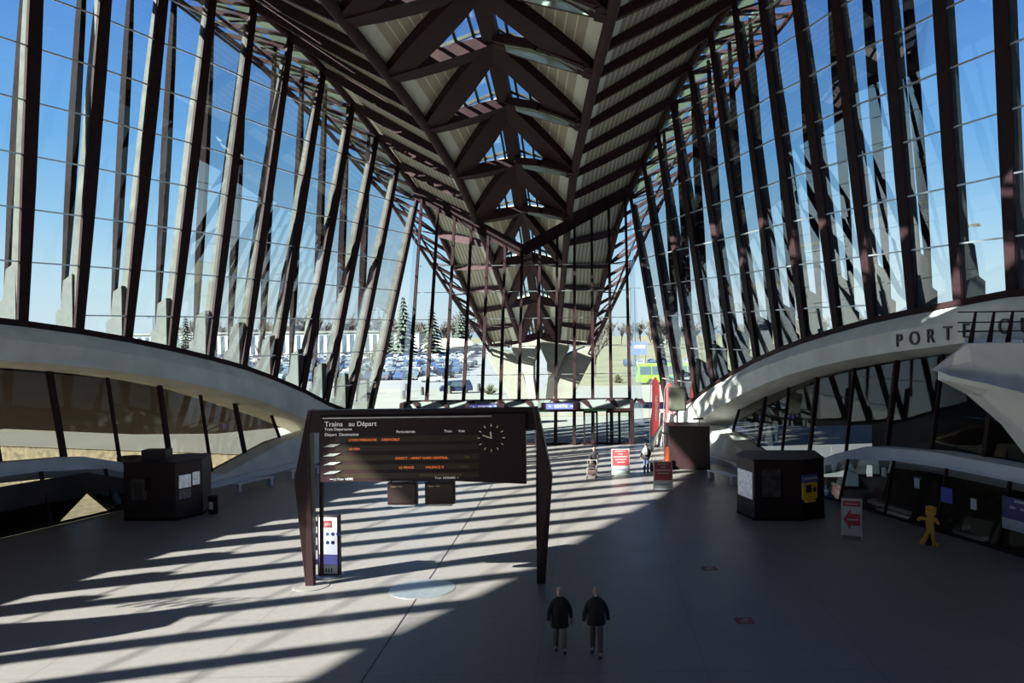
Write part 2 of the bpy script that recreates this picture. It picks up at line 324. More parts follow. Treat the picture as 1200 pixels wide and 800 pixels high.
# ------------------------------------------------------------------ roof: main tubes, wings, ribs
def Tp(d,s): a=lerp_tab(TUBE,d); return V((s*a[0],d,a[1]))
def Ep(d,s): a=lerp_tab(EB,d); return V((s*a[0],d,a[1]))
def Op(d,s): a=lerp_tab(OUT,d); return V((s*a[0],d,a[1]))
def Cp(d): return V((0,d,lerp_tab(CEN,d)[0]))
RIN=[91,87.8,84.5,81.3,78,74.6,71.2,68.1,65,61.6,58.3,54.5,50.7,47.4,44.1,40.7,37.3,33.9,30.5,27.1,23.7,19.5,15,10,4,-2,-8,-14]
ROUT=[92,89.4,86.6,83.8,81,77.2,73,70,67,63.3,59.2,55.4,51.8,48.2,44.9,41.3,38,34.8,31.6,28.4,25,21,16.5,11,5,-1,-8,-14]
for s in (-1,1):
    side='left' if s<0 else 'right'
    m=MB(); ds=[d for d,_,_ in TUBE]; m.tube([Tp(d,s)+V((0,0,-.1)) for d in ds],[.33 if d<72 else .28 for d in ds],10)
    tag(m.build('ceiling_tube',M['rib'],smooth=True),'long dark roof tube running along the %s side of the skylight spine'%side,'roof beam',group='roof tubes')
    # wing soffit (striped) as a solid slab
    me=bpy.data.meshes.new('ceiling'); vs=[];fs=[];uvs=[]
    for a,b in zip(RIN,ROUT):
        t=Tp(a,s)+V((0,0,.12)); e=Ep(b,s)+V((0,0,.35)); vs+=[t,t.lerp(e,.5),e,t+V((0,0,.3)),t.lerp(e,.5)+V((0,0,.3)),e+V((0,0,.3))]
    def U_(k):
        r=k//6; c=k%3; L=(V(vs[r*6+2])-V(vs[r*6])).length; return (L*c/2, r)
    for r in range(len(RIN)-1):
        q=r*6; p=q+6
        for f in ((q,q+1,p+1,p),(q+1,q+2,p+2,p+1),(q+3,p+3,p+4,q+4),(q+4,p+4,p+5,q+5),(q,p,p+3,q+3),(q+2,q+5,p+5,p+2)): fs.append(f)
    me.from_pydata([tuple(v) for v in vs],[],fs); ul=me.uv_layers.new(name='UVMap')
    for p in me.polygons:
        for li in p.loop_indices: ul.data[li].uv=U_(me.loops[li].vertex_index)
    me.materials.append(M['wing']); o=bpy.data.objects.new('ceiling',me); COL.objects.link(o); tag(o,'striped pale soffit of the %s roof wing'%side,'ceiling',kind='structure')
    # ribs
    for q,(a,b) in enumerate(zip(RIN,ROUT)):
        if a<20 : continue
        m=MB(); t=Tp(a,s); e=Ep(b,s); big=.62 if abs(a-71.2)<.1 else .5
        if a>75: big=.34
        m.beam(t-V((0,0,.1)),e-V((0,0,.05)),.42 if a<75 else .3,big,mid=(.42 if a<75 else .3,big*1.35))
        lab='dark sloping roof rib of the %s wing, %s'%(side,'outside beyond the facade' if a>72 else ('%s inside the facade'%ORD[min(13,q-6)]))
        tag(m.build('roof_rib',M['rib']),lab,'roof rib',group='ribs of the %s roof wing'%side+(' outside' if a>72 else ''))
    # eave girder + outer lattice
    g=thing('eave_truss','dark open lattice girder along the %s eave with pale oval panels'%side,'truss')
    m=MB(); es=[92,88,84,80,76.5,73,70,67,63.3,59.2,55.4,51.8,48.2,44.9,41.3,38,34.8,31.6]
    m.tube([Ep(d,s)+V((0,0,0)) for d in es],.26,8); m.build('inner_chord',M['rib'],g)
    os_=[93,89,85,80.5,76,72,68,64,60,55,50,45,40,33,26.1]
    m=MB(); m.tube([Op(d,s) for d in os_],.16,8); m.tube([Op(d,s)+V((s*-.5,0,-.75)) for d in os_],.10,6); m.tube([Op(d,s).lerp(Ep(min(92,d+1),s),.42)+V((0,0,-.5)) for d in os_],.10,6); m.build('outer_chord',M['rib'],g)
    m=MB(); pn=MB(); hh=1.7
    d=91.0; k=0
    while d>31:
        E0=Ep(d,s); O0=Op(d-.6,s); E1=Ep(d-hh,s); O1=Op(d-hh-.6,s)
        m.beam(E0,O0,.16,.3); 
        if k%2==0: m.beam(E0,O1,.09,.12)
        else: m.beam(O0,E1,.09,.12)
        if d<74:
            # perforated pale panel: oval plate with thickness near the eave chord
            c=(E0+E1)/2; oo=(O0+O1)/2; dr=(oo-c); u=(E1-E0); 
            for f0,f1 in ((.08,.36),(.44,.70)):
                ring=[]
                for a_ in range(12):
                    an=2*math.pi*a_/12; ca=math.copysign(abs(math.cos(an))**.5,math.cos(an)); sa=math.copysign(abs(math.sin(an))**.5,math.sin(an))
                    ring.append(c+dr*((f0+f1)/2+(f1-f0)/2*ca)+u*(.38*sa)+V((0,0,.12)))
                pn.prism(ring,(0,0,.05))
        d-=hh; k+=1
    m.build('lattice_web',M['rib'],g); pn.build('oval_panel',M['frost'],g)
    # added near outer wing, out of view, edge shaped to shade the hall floor
    m=MB(); rr=[]
    for d in [26.1,20.4,14.3,7.2,0,-14]:
        rr.append([Ep(d,s)+V((0,0,.4)),Op(d,s),Op(d,s)+V((0,0,.4)),Ep(d,s)+V((0,0,.8))])
    d=31; rr.insert(0,[Ep(d,s)+V((0,0,.4)),Op(d,s),Op(d,s)+V((0,0,.4)),Ep(d,s)+V((0,0,.8))])
    m.loft(rr); tag(m.build('ceiling',M['roofsh']),'broad outer roof wing flaring out on the %s side of the hall'%side,'ceiling',kind='structure')
# ---- central spine
NOD=[91,84.5,78,71.2,65,58.3,50.7,44.1,37.3,30.5,23.7,16,8,0,-8]
def deck_mesh(name,a,b,c,m_,parent):
    """triangle soffit with thickness; u = distance from edge a-b"""
    me=bpy.data.meshes.new(name); n=(b-a).cross(c-a).normalized(); 
    if n.z<0: n=-n
    vs=[a,b,c,a+n*.2,b+n*.2,c+n*.2]; fs=[(0,1,2),(3,5,4),(0,3,4,1),(1,4,5,2),(2,5,3,0)]
    me.from_pydata([tuple(v) for v in vs],[],fs); ul=me.uv_layers.new(name='UVMap'); e=(b-a).normalized()
    for p in me.polygons:
        for li in p.loop_indices:
            v=V(vs[me.loops[li].vertex_index])-a; ul.data[li].uv=((v-e*v.dot(e)).length,v.dot(e))
    me.materials.append(m_); o=bpy.data.objects.new(name,me); COL.objects.link(o); o.parent=parent; return o
for q in range(len(NOD)-1):
    far,near=NOD[q],NOD[q+1]
    place='%s outside beyond the facade'%ORD[2-q] if far>72 else '%s inside the facade'%ORD[q-3]
    bay=thing('spine_bay','roof spine bay of crossed beams and skylights, %s'%place,'roof truss',group=None)
    Cf,Cn=Cp(far),Cp(near)
    thk=1.5 if far<72 else .7
    m=MB(); m.beam(Cn-V((0,0,.15)),Cf-V((0,0,.15)),.95 if far<72 else .6,.8); m.build('spine_beam',M['rib'],bay)
    for s in (-1,1):
        Tf,Tn=Tp(far,s),Tp(near,s)
        # transverse beam at 'far' node
        m=MB()
        if s<0 or far>72 or far<25: m.beam(Tf,Cf-V((0,0,.25)),thk*.8,.6,mid=(thk*1.15,.8),w2=thk)
        else:
            a=Tf; c=Cf-V((0,0,.25)); 
            for off in (-1.9,.2):
                q1=a.lerp(c,.12)+V((0,off*.55,0)); q2=a.lerp(c,.55)+V((0,off,0)); q3=a.lerp(c,.95)+V((0,off*.6,0)); ww_=.85 if off<0 else .34
                m.beam(a,q1,ww_,.5); m.beam(q1,q2,ww_,.5); m.beam(q2,q3,ww_,.5)
            m.beam(a.lerp(c,.42)+V((0,-1.8,-.1)),a.lerp(c,.42)+V((0,.2,-.1)),.3,.3)
            m.beam(a,a.lerp(c,.12),1.2,.55); m.beam(a.lerp(c,.84),c,1.8,.5)
            ln=MB(); l0=a.lerp(c,.12)+V((0,0,-.30)); l1=a.lerp(c,.86)+V((0,0,-.30)); d_=(l1-l0)
            ring=[l0+d_*t_+V((0,w_,0)) for t_,w_ in ((0,-.9),(.3,-1.6),(.7,-1.9),(1,-1.3),(1,-.2),(.7,.05),(.3,.05),(0,-.1))]
            ln.prism(ring,(0,0,.05)); ln.build('lens_glass',M['lens'],bay)
        m.build('cross_beam',M['rib'],bay)
        m=MB(); m.beam(Tf,Cn-V((0,0,.3)),thk*.75,.55,mid=(thk*1.05,.75)); m.build('diagonal_beam',M['rib'],bay)
        deck_mesh('striped_soffit',Tn+V((0,0,.3)),Tf+V((0,0,.3)),Cn+V((0,0,.2)),M['deck'],bay)
        # skylight pane with bars running along the hall
        a,b,c=Tf+V((0,0,.35)),Cn+V((0,0,.35)),Cf+V((0,0,.35))
        m=MB(); m.add([a,b,c,a+V((0,0,.03)),b+V((0,0,.03)),c+V((0,0,.03))],[(0,1,2),(3,5,4),(0,3,4,1),(1,4,5,2),(2,5,3,0)]); m.build('skylight_pane',M['skyglass'],bay)
        m=MB(); 
        for k in range(1,6):
            t=k/6; m.beam(a.lerp(b,t)-V((0,0,.1)),a.lerp(c,t)-V((0,0,.1)),.13,.22)
        for P,Q in ((a,b),(a,c)): m.beam(P.lerp(Q,.1)+(c-b)*.06*(1 if Q is b else -1),Q+(c-b)*.12*(1 if Q is b else -1),.14,.2)
        m.build('skylight_bars',M['steel_grey'],bay)
# ------------------------------------------------------------------ entrance facade
fac=thing('entrance_facade','tall glazed entrance wall of slim dark mullions under the V shaped roof edge','glass wall',(0,64,0))
def fy(z): return .42*z
def head(x): x=abs(x); return 15.3+(20.5-15.3)*x/9.07
for k in range(13):
    x=-8.45+1.41*k; zt=head(x)-.1; m=MB(); m.beam((x,0,0),(x+.02*x,fy(zt),zt),.26,.30,up=(0,1,0),w2=.2,h2=.26); m.build('mullion',M['steel'],fac)
m=MB()
for s in (-1,1):
    m.beam((0,fy(15.2),15.2),(s*9.2,fy(20.6)+.1,20.5),.5,.95)
m.build('head_beam',M['steel'],fac)
m=MB(); 
for z in (5.2,7.4,9.6,11.8,14.0): m.beam((-8.6-.02*z,fy(z)+.1,z),(8.6+.02*z,fy(z)+.1,z),.04,.05)
m.build('glazing_bar',M['alu'],fac)
m=MB(); m.add([(-8.45,fy(3.3)+.05,3.3),(8.45,fy(3.3)+.05,3.3),(9.0,fy(20.4),20.4),(0,fy(15.3),15.3),(-9.0,fy(20.4),20.4)],[(0,1,2,3),(0,3,4)]); m.build('pane',M['clear'],fac)
# canopy/vestibule
can=MB(); can.box(-8.6,8.6,1.25,1.5,3.15,3.38); can.box(-8.95,8.75,-.35,-.1,2.52,2.72); can.build('canopy_beam',M['steel'],fac)
pl=MB(); pl.add([(-8.6,1.4,3.3),(8.6,1.4,3.3),(8.7,-.2,2.72),(-8.9,-.2,2.72),(-8.6,1.4,3.34),(8.6,1.4,3.34),(8.7,-.2,2.76),(-8.9,-.2,2.76)],[(0,1,2,3),(4,7,6,5),(0,4,5,1),(3,2,6,7)]); pl.build('canopy_panel',M['frost'],fac)
rb=MB()
for k in range(9):
    x=-8.6+k*2.13; rb.prism([(x+.5,1.45,3.36),(x-.1,-.3,2.72),(x-.1,-.3,2.55),(x+.5,1.45,3.2)],(.12,0,0))
    rb.prism([(x+.5,1.0,3.22),(x+1.2,-.2,2.78),(x+1.35,-.2,2.78),(x+1.0,1.0,3.22)],(0,0,.1))
rb.build('canopy_rib',M['steel'],fac)
gs=MB(); 
for k in range(4): gs.box(-7.9+k*4.3,-6.2+k*4.3,-.38,-.34,2.56,2.68)
gs.build('green_strip',M['green'],fac)
lp=MB(); lp.add([(-8.5,.3,0.02),(8.5,.3,.02),(8.5,.3,2.6),(-8.5,.3,2.6)],[(0,1,2,3)]); lp.build('lower_pane',M['clear'],fac)
lm=MB()
for k in range(13): 
    x=-8.45+1.41*k; lm.box(x-.04,x+.04,.24,.36,0,2.6)
lm.box(-8.5,8.5,.2,.4,0,.14)
lm.build('lower_mullion',M['steel'],fac)
for k,x in enumerate((5.0,6.7,7.6)):
    d=MB(); 
    d.box(x-.05,x+.08,-.1,.1,0,2.5); d.box(x+.9,x+1.03,-.1,.1,0,2.5); d.box(x,x+.95,-.1,.1,2.38,2.5); d.box(x,x+.95,-.1,.1,0,.12); dd=d.build('sliding_door',M['steel'],fac)
    g=MB(); g.box(x+.08,x+.9,-.01,.01,.12,2.38); g.build('door_pane',M['clear'],dd)
for s in (-1,1):
    m=MB(); m.box(s*8.6-.15,s*8.6+.15,-.3,1.5,0,3.3); m.build('end_post',M['steel'],fac)
# side glass between facade and arch tail
for x,t in ((-2.35,'\u2190  SORTIE  \u2191'),(3.3,'\u2190  SORTIE  \u2192')):
    sg=thing('direction_sign','small blue lit direction sign with arrows over the entrance, %s'%('right of centre' if x>0 else 'left of centre'),'sign',(x,63.25,2.98),0,None)
    m=MB(); m.box(-1.45,1.45,-.06,.06,-.27,.27); m.build('sign_box',M['black'],sg)
    m=MB(); m.box(-1.1,.9,-.075,-.062,-.2,.2); m.build('blue_face',M['bluelit'],sg)
    text(t,'lettering',.3,(0,-.08,0),(math.pi/2,0,0),M['screen'],sg)
    m=MB(); m.box(-1.3,-1.26,-.02,.02,.27,.5); m.box(1.26,1.3,-.02,.02,.27,.5); m.build('hanger',M['steel'],sg)
for s in (-1,1):
    wn+=1; m=MB(); P=[V((s*8.6,64.1,.05)),V((s*9.7,66.5,.05)),V((s*9.07,73,20.3)),V((s*8.5,65.3,3.3))]
    m.add(P,[(0,1,2,3)]); o=m.build('window_%d'%wn,M['clear']); tag(o,'narrow pane closing the corner between facade and %s glass wall'%('left' if s<0 else 'right'),'window',kind='structure')
# ------------------------------------------------------------------ floor & low walls
def wline(d): return lerp_tab(BT,d)[0]
m=MB(); ds=[-14,-4,6,16,22,28,34,38,42,45,47.5,50,55,60,64.2]
def edge(d):
    w_=wline(d)-1.9
    return w_ if d<46 else (wline(d)-1.9+.9*(min(d,50)-46)/4)
vs=[];fs=[]
for d in ds: vs+=[(-edge(d),d,0),(edge(d),d,0),(-edge(d),d,-.5),(edge(d),d,-.5)]
for k in range(len(ds)-1):
    a=k*4; b=a+4; fs+=[(a,a+1,b+1,b),(a+2,b+2,b+3,a+3),(a,b,b+2,a+2),(a+1,a+3,b+3,b+1)]
m.add(vs,fs); tag(m.build('floor',M['floor']),'grey polished floor of the station hall striped by sunlight','floor',kind='structure')
m=MB(); m.box(-.022,.022,-10,63.9,.0005,.004); tag(m.build('trim_3',M['black']),'thin dark joint line down the middle of the hall floor','floor joint',kind='structure')
hc=thing('floor_hatch','round metal hatch set in the floor beside the departure board','floor hatch',(-.02,28.4,0))
m=MB(); m.lathe([(1.09,.001),(1.09,.012),(.96,.016),(.95,.014)],40); m.build('rim',M['alu'],hc)
m=MB(); m.lathe([(.95,.002),(.95,.010),(.0001,.012)],40); m.build('lid',mat('hatch_lid',(.17,.155,.13),.5,noise=.2,nscale=2),hc)
for x,y,l in ((9.8,30.4,'beside the right hand kiosk aisle'),(10.08,24.9,'nearest the viewer')):
    f=thing('floor_sticker','small dark red square sticker on the floor, %s'%l,'sticker',(x,y,0),.1)
    m=MB(); m.box(-.26,.26,-.26,.26,.0,.006); m.build('sheet',M['darkred'],f)
    m=MB(); m.box(-.15,.15,-.15,-.12,.006,.009); m.box(-.15,.1,-.04,.02,.006,.009); m.box(-.05,.16,.06,.15,.006,.009); m.build('print',M['scarf'],f)
# gallery edge band and buttress
BANDT=[(14,3.1),(32,3.1),(37,3.1),(41,2.8),(43.2,2.15),(45,1.45),(47.3,.9),(49.5,.5)]
for s in (-1,1):
    side='left' if s<0 else 'right'
    m=MB(); rr=[]
    for d,z in BANDT:
        w_=wline(d)-1.0; th=.88 if d<42 else .88-.06*(d-42)
        th=max(.3,th); rr.append([V((s*w_,d,z-th)),V((s*(w_+.08),d,z-th*.5)),V((s*w_,d,z)),V((s*(w_+1.2),d,z)),V((s*(w_+1.2),d,z-th*.8))])
    m.loft(rr); tag(m.build('gallery_edge',M['concrete_band']),'pale concrete edge band of the gallery under the %s arch'%side,'balcony edge')
    m=MB(); pts=[(46.5,0.0),(46.5,.25),(49.5,.5),(54.8,1.7),(58.5,2.2),(61.8,2.5),(66,2.2),(66,0)]
    rr=[]
    for d,z in pts[1:-1]:
        w_=wline(d)-1.0; rr.append([V((s*(w_-.3),d,0)),V((s*w_,d,z)),V((s*(w_+1.4),d,z)),V((s*(w_+1.4),d,0))])
    m.loft(rr); tag(m.build('arch_buttress',M['arch']),'low pale concrete buttress rising to the foot of the %s arch'%side,'buttress')
    m=MB(); rr=[]
    for d in (46,50,55,60):
        w_=wline(d)-1.6; rr.append([V((s*(w_-.1),d,0)),V((s*(w_-.1),d,.32)),V((s*(w_+.3),d,.32)),V((s*(w_+.3),d,0))])
    m.loft(rr); tag(m.build('trim_%d'%(4 if s<0 else 5),M['concrete_band']),'low stone ledge at the foot of the %s arch'%side,'ledge',kind='structure')
    # gallery glass with mullions
    wn+=1; gz=[]
    m=MB(); dd=[18+2.9*k for k in range(14)]
    vs=[];fs=[]
    for d in dd:
        w_=wline(d); zb=lerp_tab(BANDT,min(d,49.5))[0]-.1 if d<49.5 else lerp_tab([(49.5,.5),(54.8,1.7),(60,2.4)],d)[0]; zt=lerp_tab(BT,d)[1]-2.1
        zt=max(zt,zb+.02); vs+=[(s*(w_+.1),d,zb),(s*(w_+.55),d-.35,zt)]; gz.append((d,w_,zb,zt))
    for k in range(len(dd)-1): fs.append((2*k,2*k+1,2*k+3,2*k+2))
    m.add(vs,fs); o=m.build('window_%d'%wn,M['dimglass']); tag(o,'dark tinted gallery glazing below the %s arch'%side,'window',kind='structure')
    m=MB()
    for k,(d,w_,zb,zt) in enumerate(gz):
        if zt-zb<.4: continue
        wd=.12 if k%2 else .34
        m.beam((s*(w_+.1),d,zb),(s*(w_+.55),d-.35,zt),wd,.16,up=(s,0,0))
    m.build('mullion',M['steel'],o)
    # hood over the gallery
    m=MB(); rr=[]
    for d in (14,24,34,44,52,58):
        w_=wline(d); zt=lerp_tab(BT,d)[1]-2.2; zo=3.7 if d<50 else (2.4 if d<55 else 1.7); zo=min(zo,zt-.3)
        rr.append([V((s*(w_+.6),d,zt)),V((s*(w_+7),d+1.5,zo)),V((s*(w_+7),d+1.5,zo+.3)),V((s*(w_+1.2),d,zt+.7))])
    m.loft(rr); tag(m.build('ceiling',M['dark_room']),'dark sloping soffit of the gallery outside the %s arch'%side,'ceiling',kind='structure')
    # lower glazed screen under the band
    wn+=1; m=MB(); vs=[];fs=[]; dd=[20+3.1*k for k in range(9)]; ww=[]
    for d in dd:
        w_=edge(d)+.05; zb=lerp_tab(BANDT,d)[0]-.5; vs+=[(s*w_,d,.05),(s*(w_+.45),d,zb)]; ww.append((w_,d,zb))
    for k in range(len(dd)-1): fs.append((2*k,2*k+1,2*k+3,2*k+2))
    m.add(vs,fs); o=m.build('window_%d'%wn,M['dimglass']); tag(o,'dark ground level glass screen below the %s gallery'%side,'window',kind='structure')
    m=MB()
    for k,(w_,d,zb) in enumerate(ww): m.beam((s*w_,d,0),(s*(w_+.45),d,zb),.14,.12,up=(s,0,0))
    m.tube([(s*w_,d,.06) for w_,d,zb in ww],.07,6); m.build('mullion',M['steel'],o)
    # lower room lining
    m=MB(); rr=[]
    if s>0:
        for d in (14,24,34,44,50): 
            w_=wline(d)+5.5; rr.append([V((s*w_,d,-3)),V((s*w_,d,3.9)),V((s*(w_+.3),d,3.9)),V((s*(w_+.3),d,-3))])
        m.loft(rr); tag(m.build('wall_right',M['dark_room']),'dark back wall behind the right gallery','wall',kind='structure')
    else:
        # dark panels of the left lower screen with a triangular opening
        P=lambda d,z,o=0: V((-(edge(d)+.25+o),d,z))
        d0,d1,dm=39.0,41.5,40.7
        for side2,poly in (('near',[(20,0),(39.1,0),(40.55,1.15),(40.55,2.1),(20,2.3)]),('far',[(41.7,0),(46.3,0),(46.3,.5),(43,1.3),(40.55,2.1),(40.55,1.15)])):
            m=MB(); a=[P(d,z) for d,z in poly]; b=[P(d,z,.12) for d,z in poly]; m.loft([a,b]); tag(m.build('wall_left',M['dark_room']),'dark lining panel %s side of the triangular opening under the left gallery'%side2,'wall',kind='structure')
# outside ground
m=MB(); m.box(-75,-12,14,78,-3.2,-3); tag(m.build('gravel_court',M['tan']),'sunken stony court outside the left gallery','ground',kind='structure')
m=MB(); m.box(12,60,10,66,-3.2,-3); tag(m.build('lower_floor',M['dark_room']),'dark lower level floor beyond the right screen','floor',kind='structure')
m=MB()
m.add([(-75,78,-.02),(-17,60.5,-.02),(-13,57,-.02),(-9.2,57,-.02),(-9.2,64,-.02),(9.2,64,-.02),(9.2,57,-.02),(13,57,-.02),(17,62,-.02),(60,66,-.02),(300,66,-.02),(300,133,-.02),(-300,133,-.02),(-300,78,-.02)],[tuple(range(14))])
tag(m.build('ground',M['pave']),'bright pale forecourt paving outside the entrance','pavement',kind='structure')
m=MB(); m.add([(-300,14,-3.02),(-75,14,-3.02),(-75,78,-.03),(-300,78,-.03)],[(0,1,2,3)]); tag(m.build('ground',M['tan']),'pale ground sloping away far left of the hall','ground',kind='structure')
m=MB(); m.box(60,300,-60,66,-.3,-.02); tag(m.build('ground',M['asph']),'grey car park ground right of the hall','ground',kind='structure')
m=MB(); m.box(-75,-12,77.9,78.3,-3.1,0); m.add([(-75,78,-3),(-17,60.3,-3),(-17,60.6,0),(-75,78.1,0)],[(0,1,2,3)]); tag(m.build('wall_back',M['tan']),'sunlit stone retaining wall of the sunken court','wall',kind='structure')
m=MB(); m.add([(-700,133,-.01),(-2,133,-.01),(-6,700,-.01),(-700,700,-.01)],[(0,1,2,3)]); tag(m.build('ground',M['asph']),'grey asphalt of the packed parking lot','ground',kind='structure')
m=MB(); m.add([(-2,133,-.01),(300,133,-.01),(700,700,-.01),(-6,700,-.01)],[(0,1,2,3)]); tag(m.build('ground',M['grass']),'dry yellow green grass right of the parking lot','grass',kind='structure')
m=MB(); m.box(-1500,1500,700,2200,-1,-.02); tag(m.build('ground',M['grass']),'distant flat fields','ground',kind='structure')
m=MB(); m.box(-30,40,-14.5,-14,-.5,32); tag(m.build('wall_back',M['dark_room']),'dark rear wall behind the viewpoint','wall',kind='structure')
# ------------------------------------------------------------------ right concrete balcony (and an unseen left twin, added and placed for its floor shadow)
def balcony(s):
    o=thing('concrete_balcony','large pale folded concrete balcony jutting in from the %s edge'%('right' if s>0 else 'left'),'balcony')
    dx,dy=(0,0) if s>0 else (1.0,-5.0)
    def P(x,z,y): return V((s*(x+dx),y+dy,z))
    # profile stations from the nose outwards: (x, top z, ledge z, under z)
    m=MB(); rings=[]
    for x,zt,zl,zu,y0 in ((15.9,7.22,7.16,7.05,24.6),(16.75,8.0,6.95,6.62,24.0),(17.6,8.02,6.7,5.75,23.6),(18.5,8.0,6.35,4.35,23.2),(20.5,8.0,5.9,2.0,22.6),(24,8.0,5.2,-.5,22)):
        Y1=max(y0+.5,(x-5.785)/.435) if s>0 else y0+1.6; rings.append([P(x,zt,y0+.95),P(x,(zt+zl)/2,y0+.75),P(x,zl+.06,y0+.5),P(x,zl-.06,y0-.35),P(x,zl-.2,y0-.3),P(x,zu-.1,y0+.1),P(x,zu-.1,min(Y1,y0+1.2)),P(x,zt,Y1)])
    m.loft(rings); m.build('shell',M['arch'],o)
    r=MB(); base=[P(16.95+.55*k,8.0,25.3) for k in range(6)]
    for k in range(6): 
        p=base[k]; r.prism([p+V((-.05,0,0)),p+V((.1,0,0)),p+V((s*.22,.0,.93)),p+V((s*.16,.0,.93))],(0,.06,0))
    for z in (.35,.62,.93): r.tube([P(16.6,8.0+z,25.33),P(20.5,8.0+z,25.33)],.022,6)
    r.build('railing',M['steel'],o)
    return o
balcony(1); balcony(-1)
# ------------------------------------------------------------------ departure board portal
PY=28.9
pt=thing('departure_board','big black train departure board slung between two black blade legs','departure board',(0,PY,0))
def leg(s):
    m=MB(); pts=[(s*3.82,5.25),(s*3.72,5.95),(s*3.86,5.97),(s*4.33,3.62),(s*4.05,0),(s*3.76,0),(s*3.78,3.0)]
    # tapering blade, thick front to back
    f=[V((x,-.10-.16*min(1,z/3.6)*(1 if z<4 else .8),z)) for x,z in pts]; b=[V((x,.12+.22*min(1,z/3.6),z)) for x,z in pts]
    m.loft([f,b]); o=m.build('leg',M['black'],pt,bevel=.02)
    t=MB(); t.loft([[V((s*3.55,.1,.3)),V((s*3.62,.1,.3)),V((s*3.62,.3,.3)),V((s*3.55,.3,.3))],[V((s*3.48,.1,5.2)),V((s*3.58,.1,5.2)),V((s*3.58,.3,5.2)),V((s*3.48,.3,5.2))]]); 
    if s<0: t.build('cable_duct',M['steel'],pt)
    m=MB(); m.lathe([(.62,0),(.62,.02),(.5,.03),(.0001,.03)],28,(s*3.9,0,0))
    if s<0: m.build('base_plate',M['floor'],pt)
leg(1); leg(-1)
m=MB(); m.prism([(-3.8,-.2,5.95),(3.8,-.2,5.95),(3.86,-.2,5.2),(3.45,-.2,5.2),(-3.45,-.2,5.2),(-3.86,-.2,5.2)],(0,.5,0)); m.build('top_beam',M['black'],pt,bevel=.03)
m=MB(); m.loft([[V((-3.42,-.34,5.74)),V((3.47,-.34,5.78)),V((3.47,-.34,3.42)),V((1.0,-.34,3.55)),V((-3.42,-.34,3.58))],[V((-3.42,-.02,5.74)),V((3.47,-.02,5.78)),V((3.47,-.02,3.42)),V((1.0,-.02,3.55)),V((-3.42,-.02,3.58))]])
cas=m.build('display_case',M['black'],pt)
m=MB(); m.box(-3.3,2.35,-.37,-.33,5.68,5.73); m.build('top_trim',M['alu'],cas)
rx=(math.pi/2,0,0)
def bt(t,x,z,sz,mm='boardtext',al='LEFT',sx=1): return text(t,'lettering',sz,(x,-.352,z),rx,M[mm],cas,.003,al,sx)
bt('Trains',-3.25,5.50,.23,sx=1.05); bt('au Départ',-2.45,5.50,.23,sx=1.0); bt('Train Departures',-3.25,5.33,.13); bt('Départ  Destination',-3.25,5.15,.14)
bt('Particularités',-.85,5.22,.12); bt('Train',.75,5.22,.12); bt('Voie',1.22,5.22,.12)
for x,z,n,mm in ((-2.45,4.96,13,'led'),(-1.35,4.96,8,'led'),(-2.45,4.66,6,'led'),(-.9,4.33,27,'led'),(-.78,4.02,10,'led'),(.1,4.02,9,'led'),(1.25,4.02,4,'led_dim'),(1.4,4.34,3,'led_dim'),(-.1,3.76,22,'led_dim')):
    st=''.join(random.choice('EARTILNOSDGUM') if q%7!=5 else ' ' for q in range(n)); 
    words={13:'LYON PERRACHE',8:'GRENOBLE',6:'10 MIN',27:'DIRECT - ARRET GARE CENTRAL',10:'LE PEAGE',9:'VALENCE V',4:'TGV2',3:'TER',22:'RETARD ENVIRON 10 MIN '}
    bt(words.get(n,st),x,z,.115,mm,sx=1.05)
# dim rows of unlit display strips and pale slanted streaks
m=MB()
for z in (4.99,4.69,4.36,4.05,3.76): m.box(-2.9,1.9,-.349,-.343,z-.09,z+.09)
m.build('row_strip',mat('row_strip_glass',(.030,.020,.012),.3),cas)
for z in (4.79,4.48,4.19,3.89):
    m=MB(); m.prism([(-3.32,-.36,z-.055),(-2.95,-.36,z-.045),(-2.72,-.36,z+.05),(-3.08,-.36,z+.045)],(0,-.01,0)); m.build('pale_streak',M['scarf'],cas)
bt('•◂◂ | | Train  HORS',-3.1,3.66,.10); bt('Train  HORAIRE  •',.42,3.66,.10)
# clock
m=MB()
cx,cz=2.32,4.98
for k in range(12):
    a=math.pi*k/6; c=V((cx+.42*math.sin(a),-.35,cz+.42*math.cos(a))); d=V((math.sin(a),0,math.cos(a))); m.beam(c-d*.045,c+d*.045,.03,.01,up=(0,1,0))
m.beam((cx,-.355,cz),(cx-.02,-.355,cz+.20),.05,.012,up=(0,1,0)); m.beam((cx+.03,-.357,cz-.02),(cx-.29,-.357,cz+.09),.035,.012,up=(0,1,0))
m.build('clock_dial',M['clockm'],cas)
for x in (-1.23,.03):
    s_=thing('info_screen','small black monitor hung under the departure board, %s one'%('left' if x<0 else 'right'),'monitor',(x+.53,PY-.18,3.13))
    m=MB(); m.box(-.5,.5,-.1,.14,-.37,.38); c_=m.build('casing',M['black'],s_,bevel=.02)
    m=MB(); m.box(-.44,.44,-.112,-.1,-.3,.31); m.build('screen',mat('off_screen',(.03,.018,.018),.2),s_)
    text('Départ  Train','lettering',.07,(-.38,-.118,.25),rx,M['clockm'],s_,.002,'LEFT'); text('- -- - --','lettering',.07,(-.38,-.118,-.26),rx,M['led_dim'],s_,.002,'LEFT')
    m=MB(); m.box(-.36,.40,-.08,.1,-.43,-.37); m.build('shelf',M['alu'],s_)
    for q in (-.38,.38):
        m=MB(); m.box(q-.02,q+.02,-.02,.02,.38,.5); m.build('bracket',M['steel'],s_)
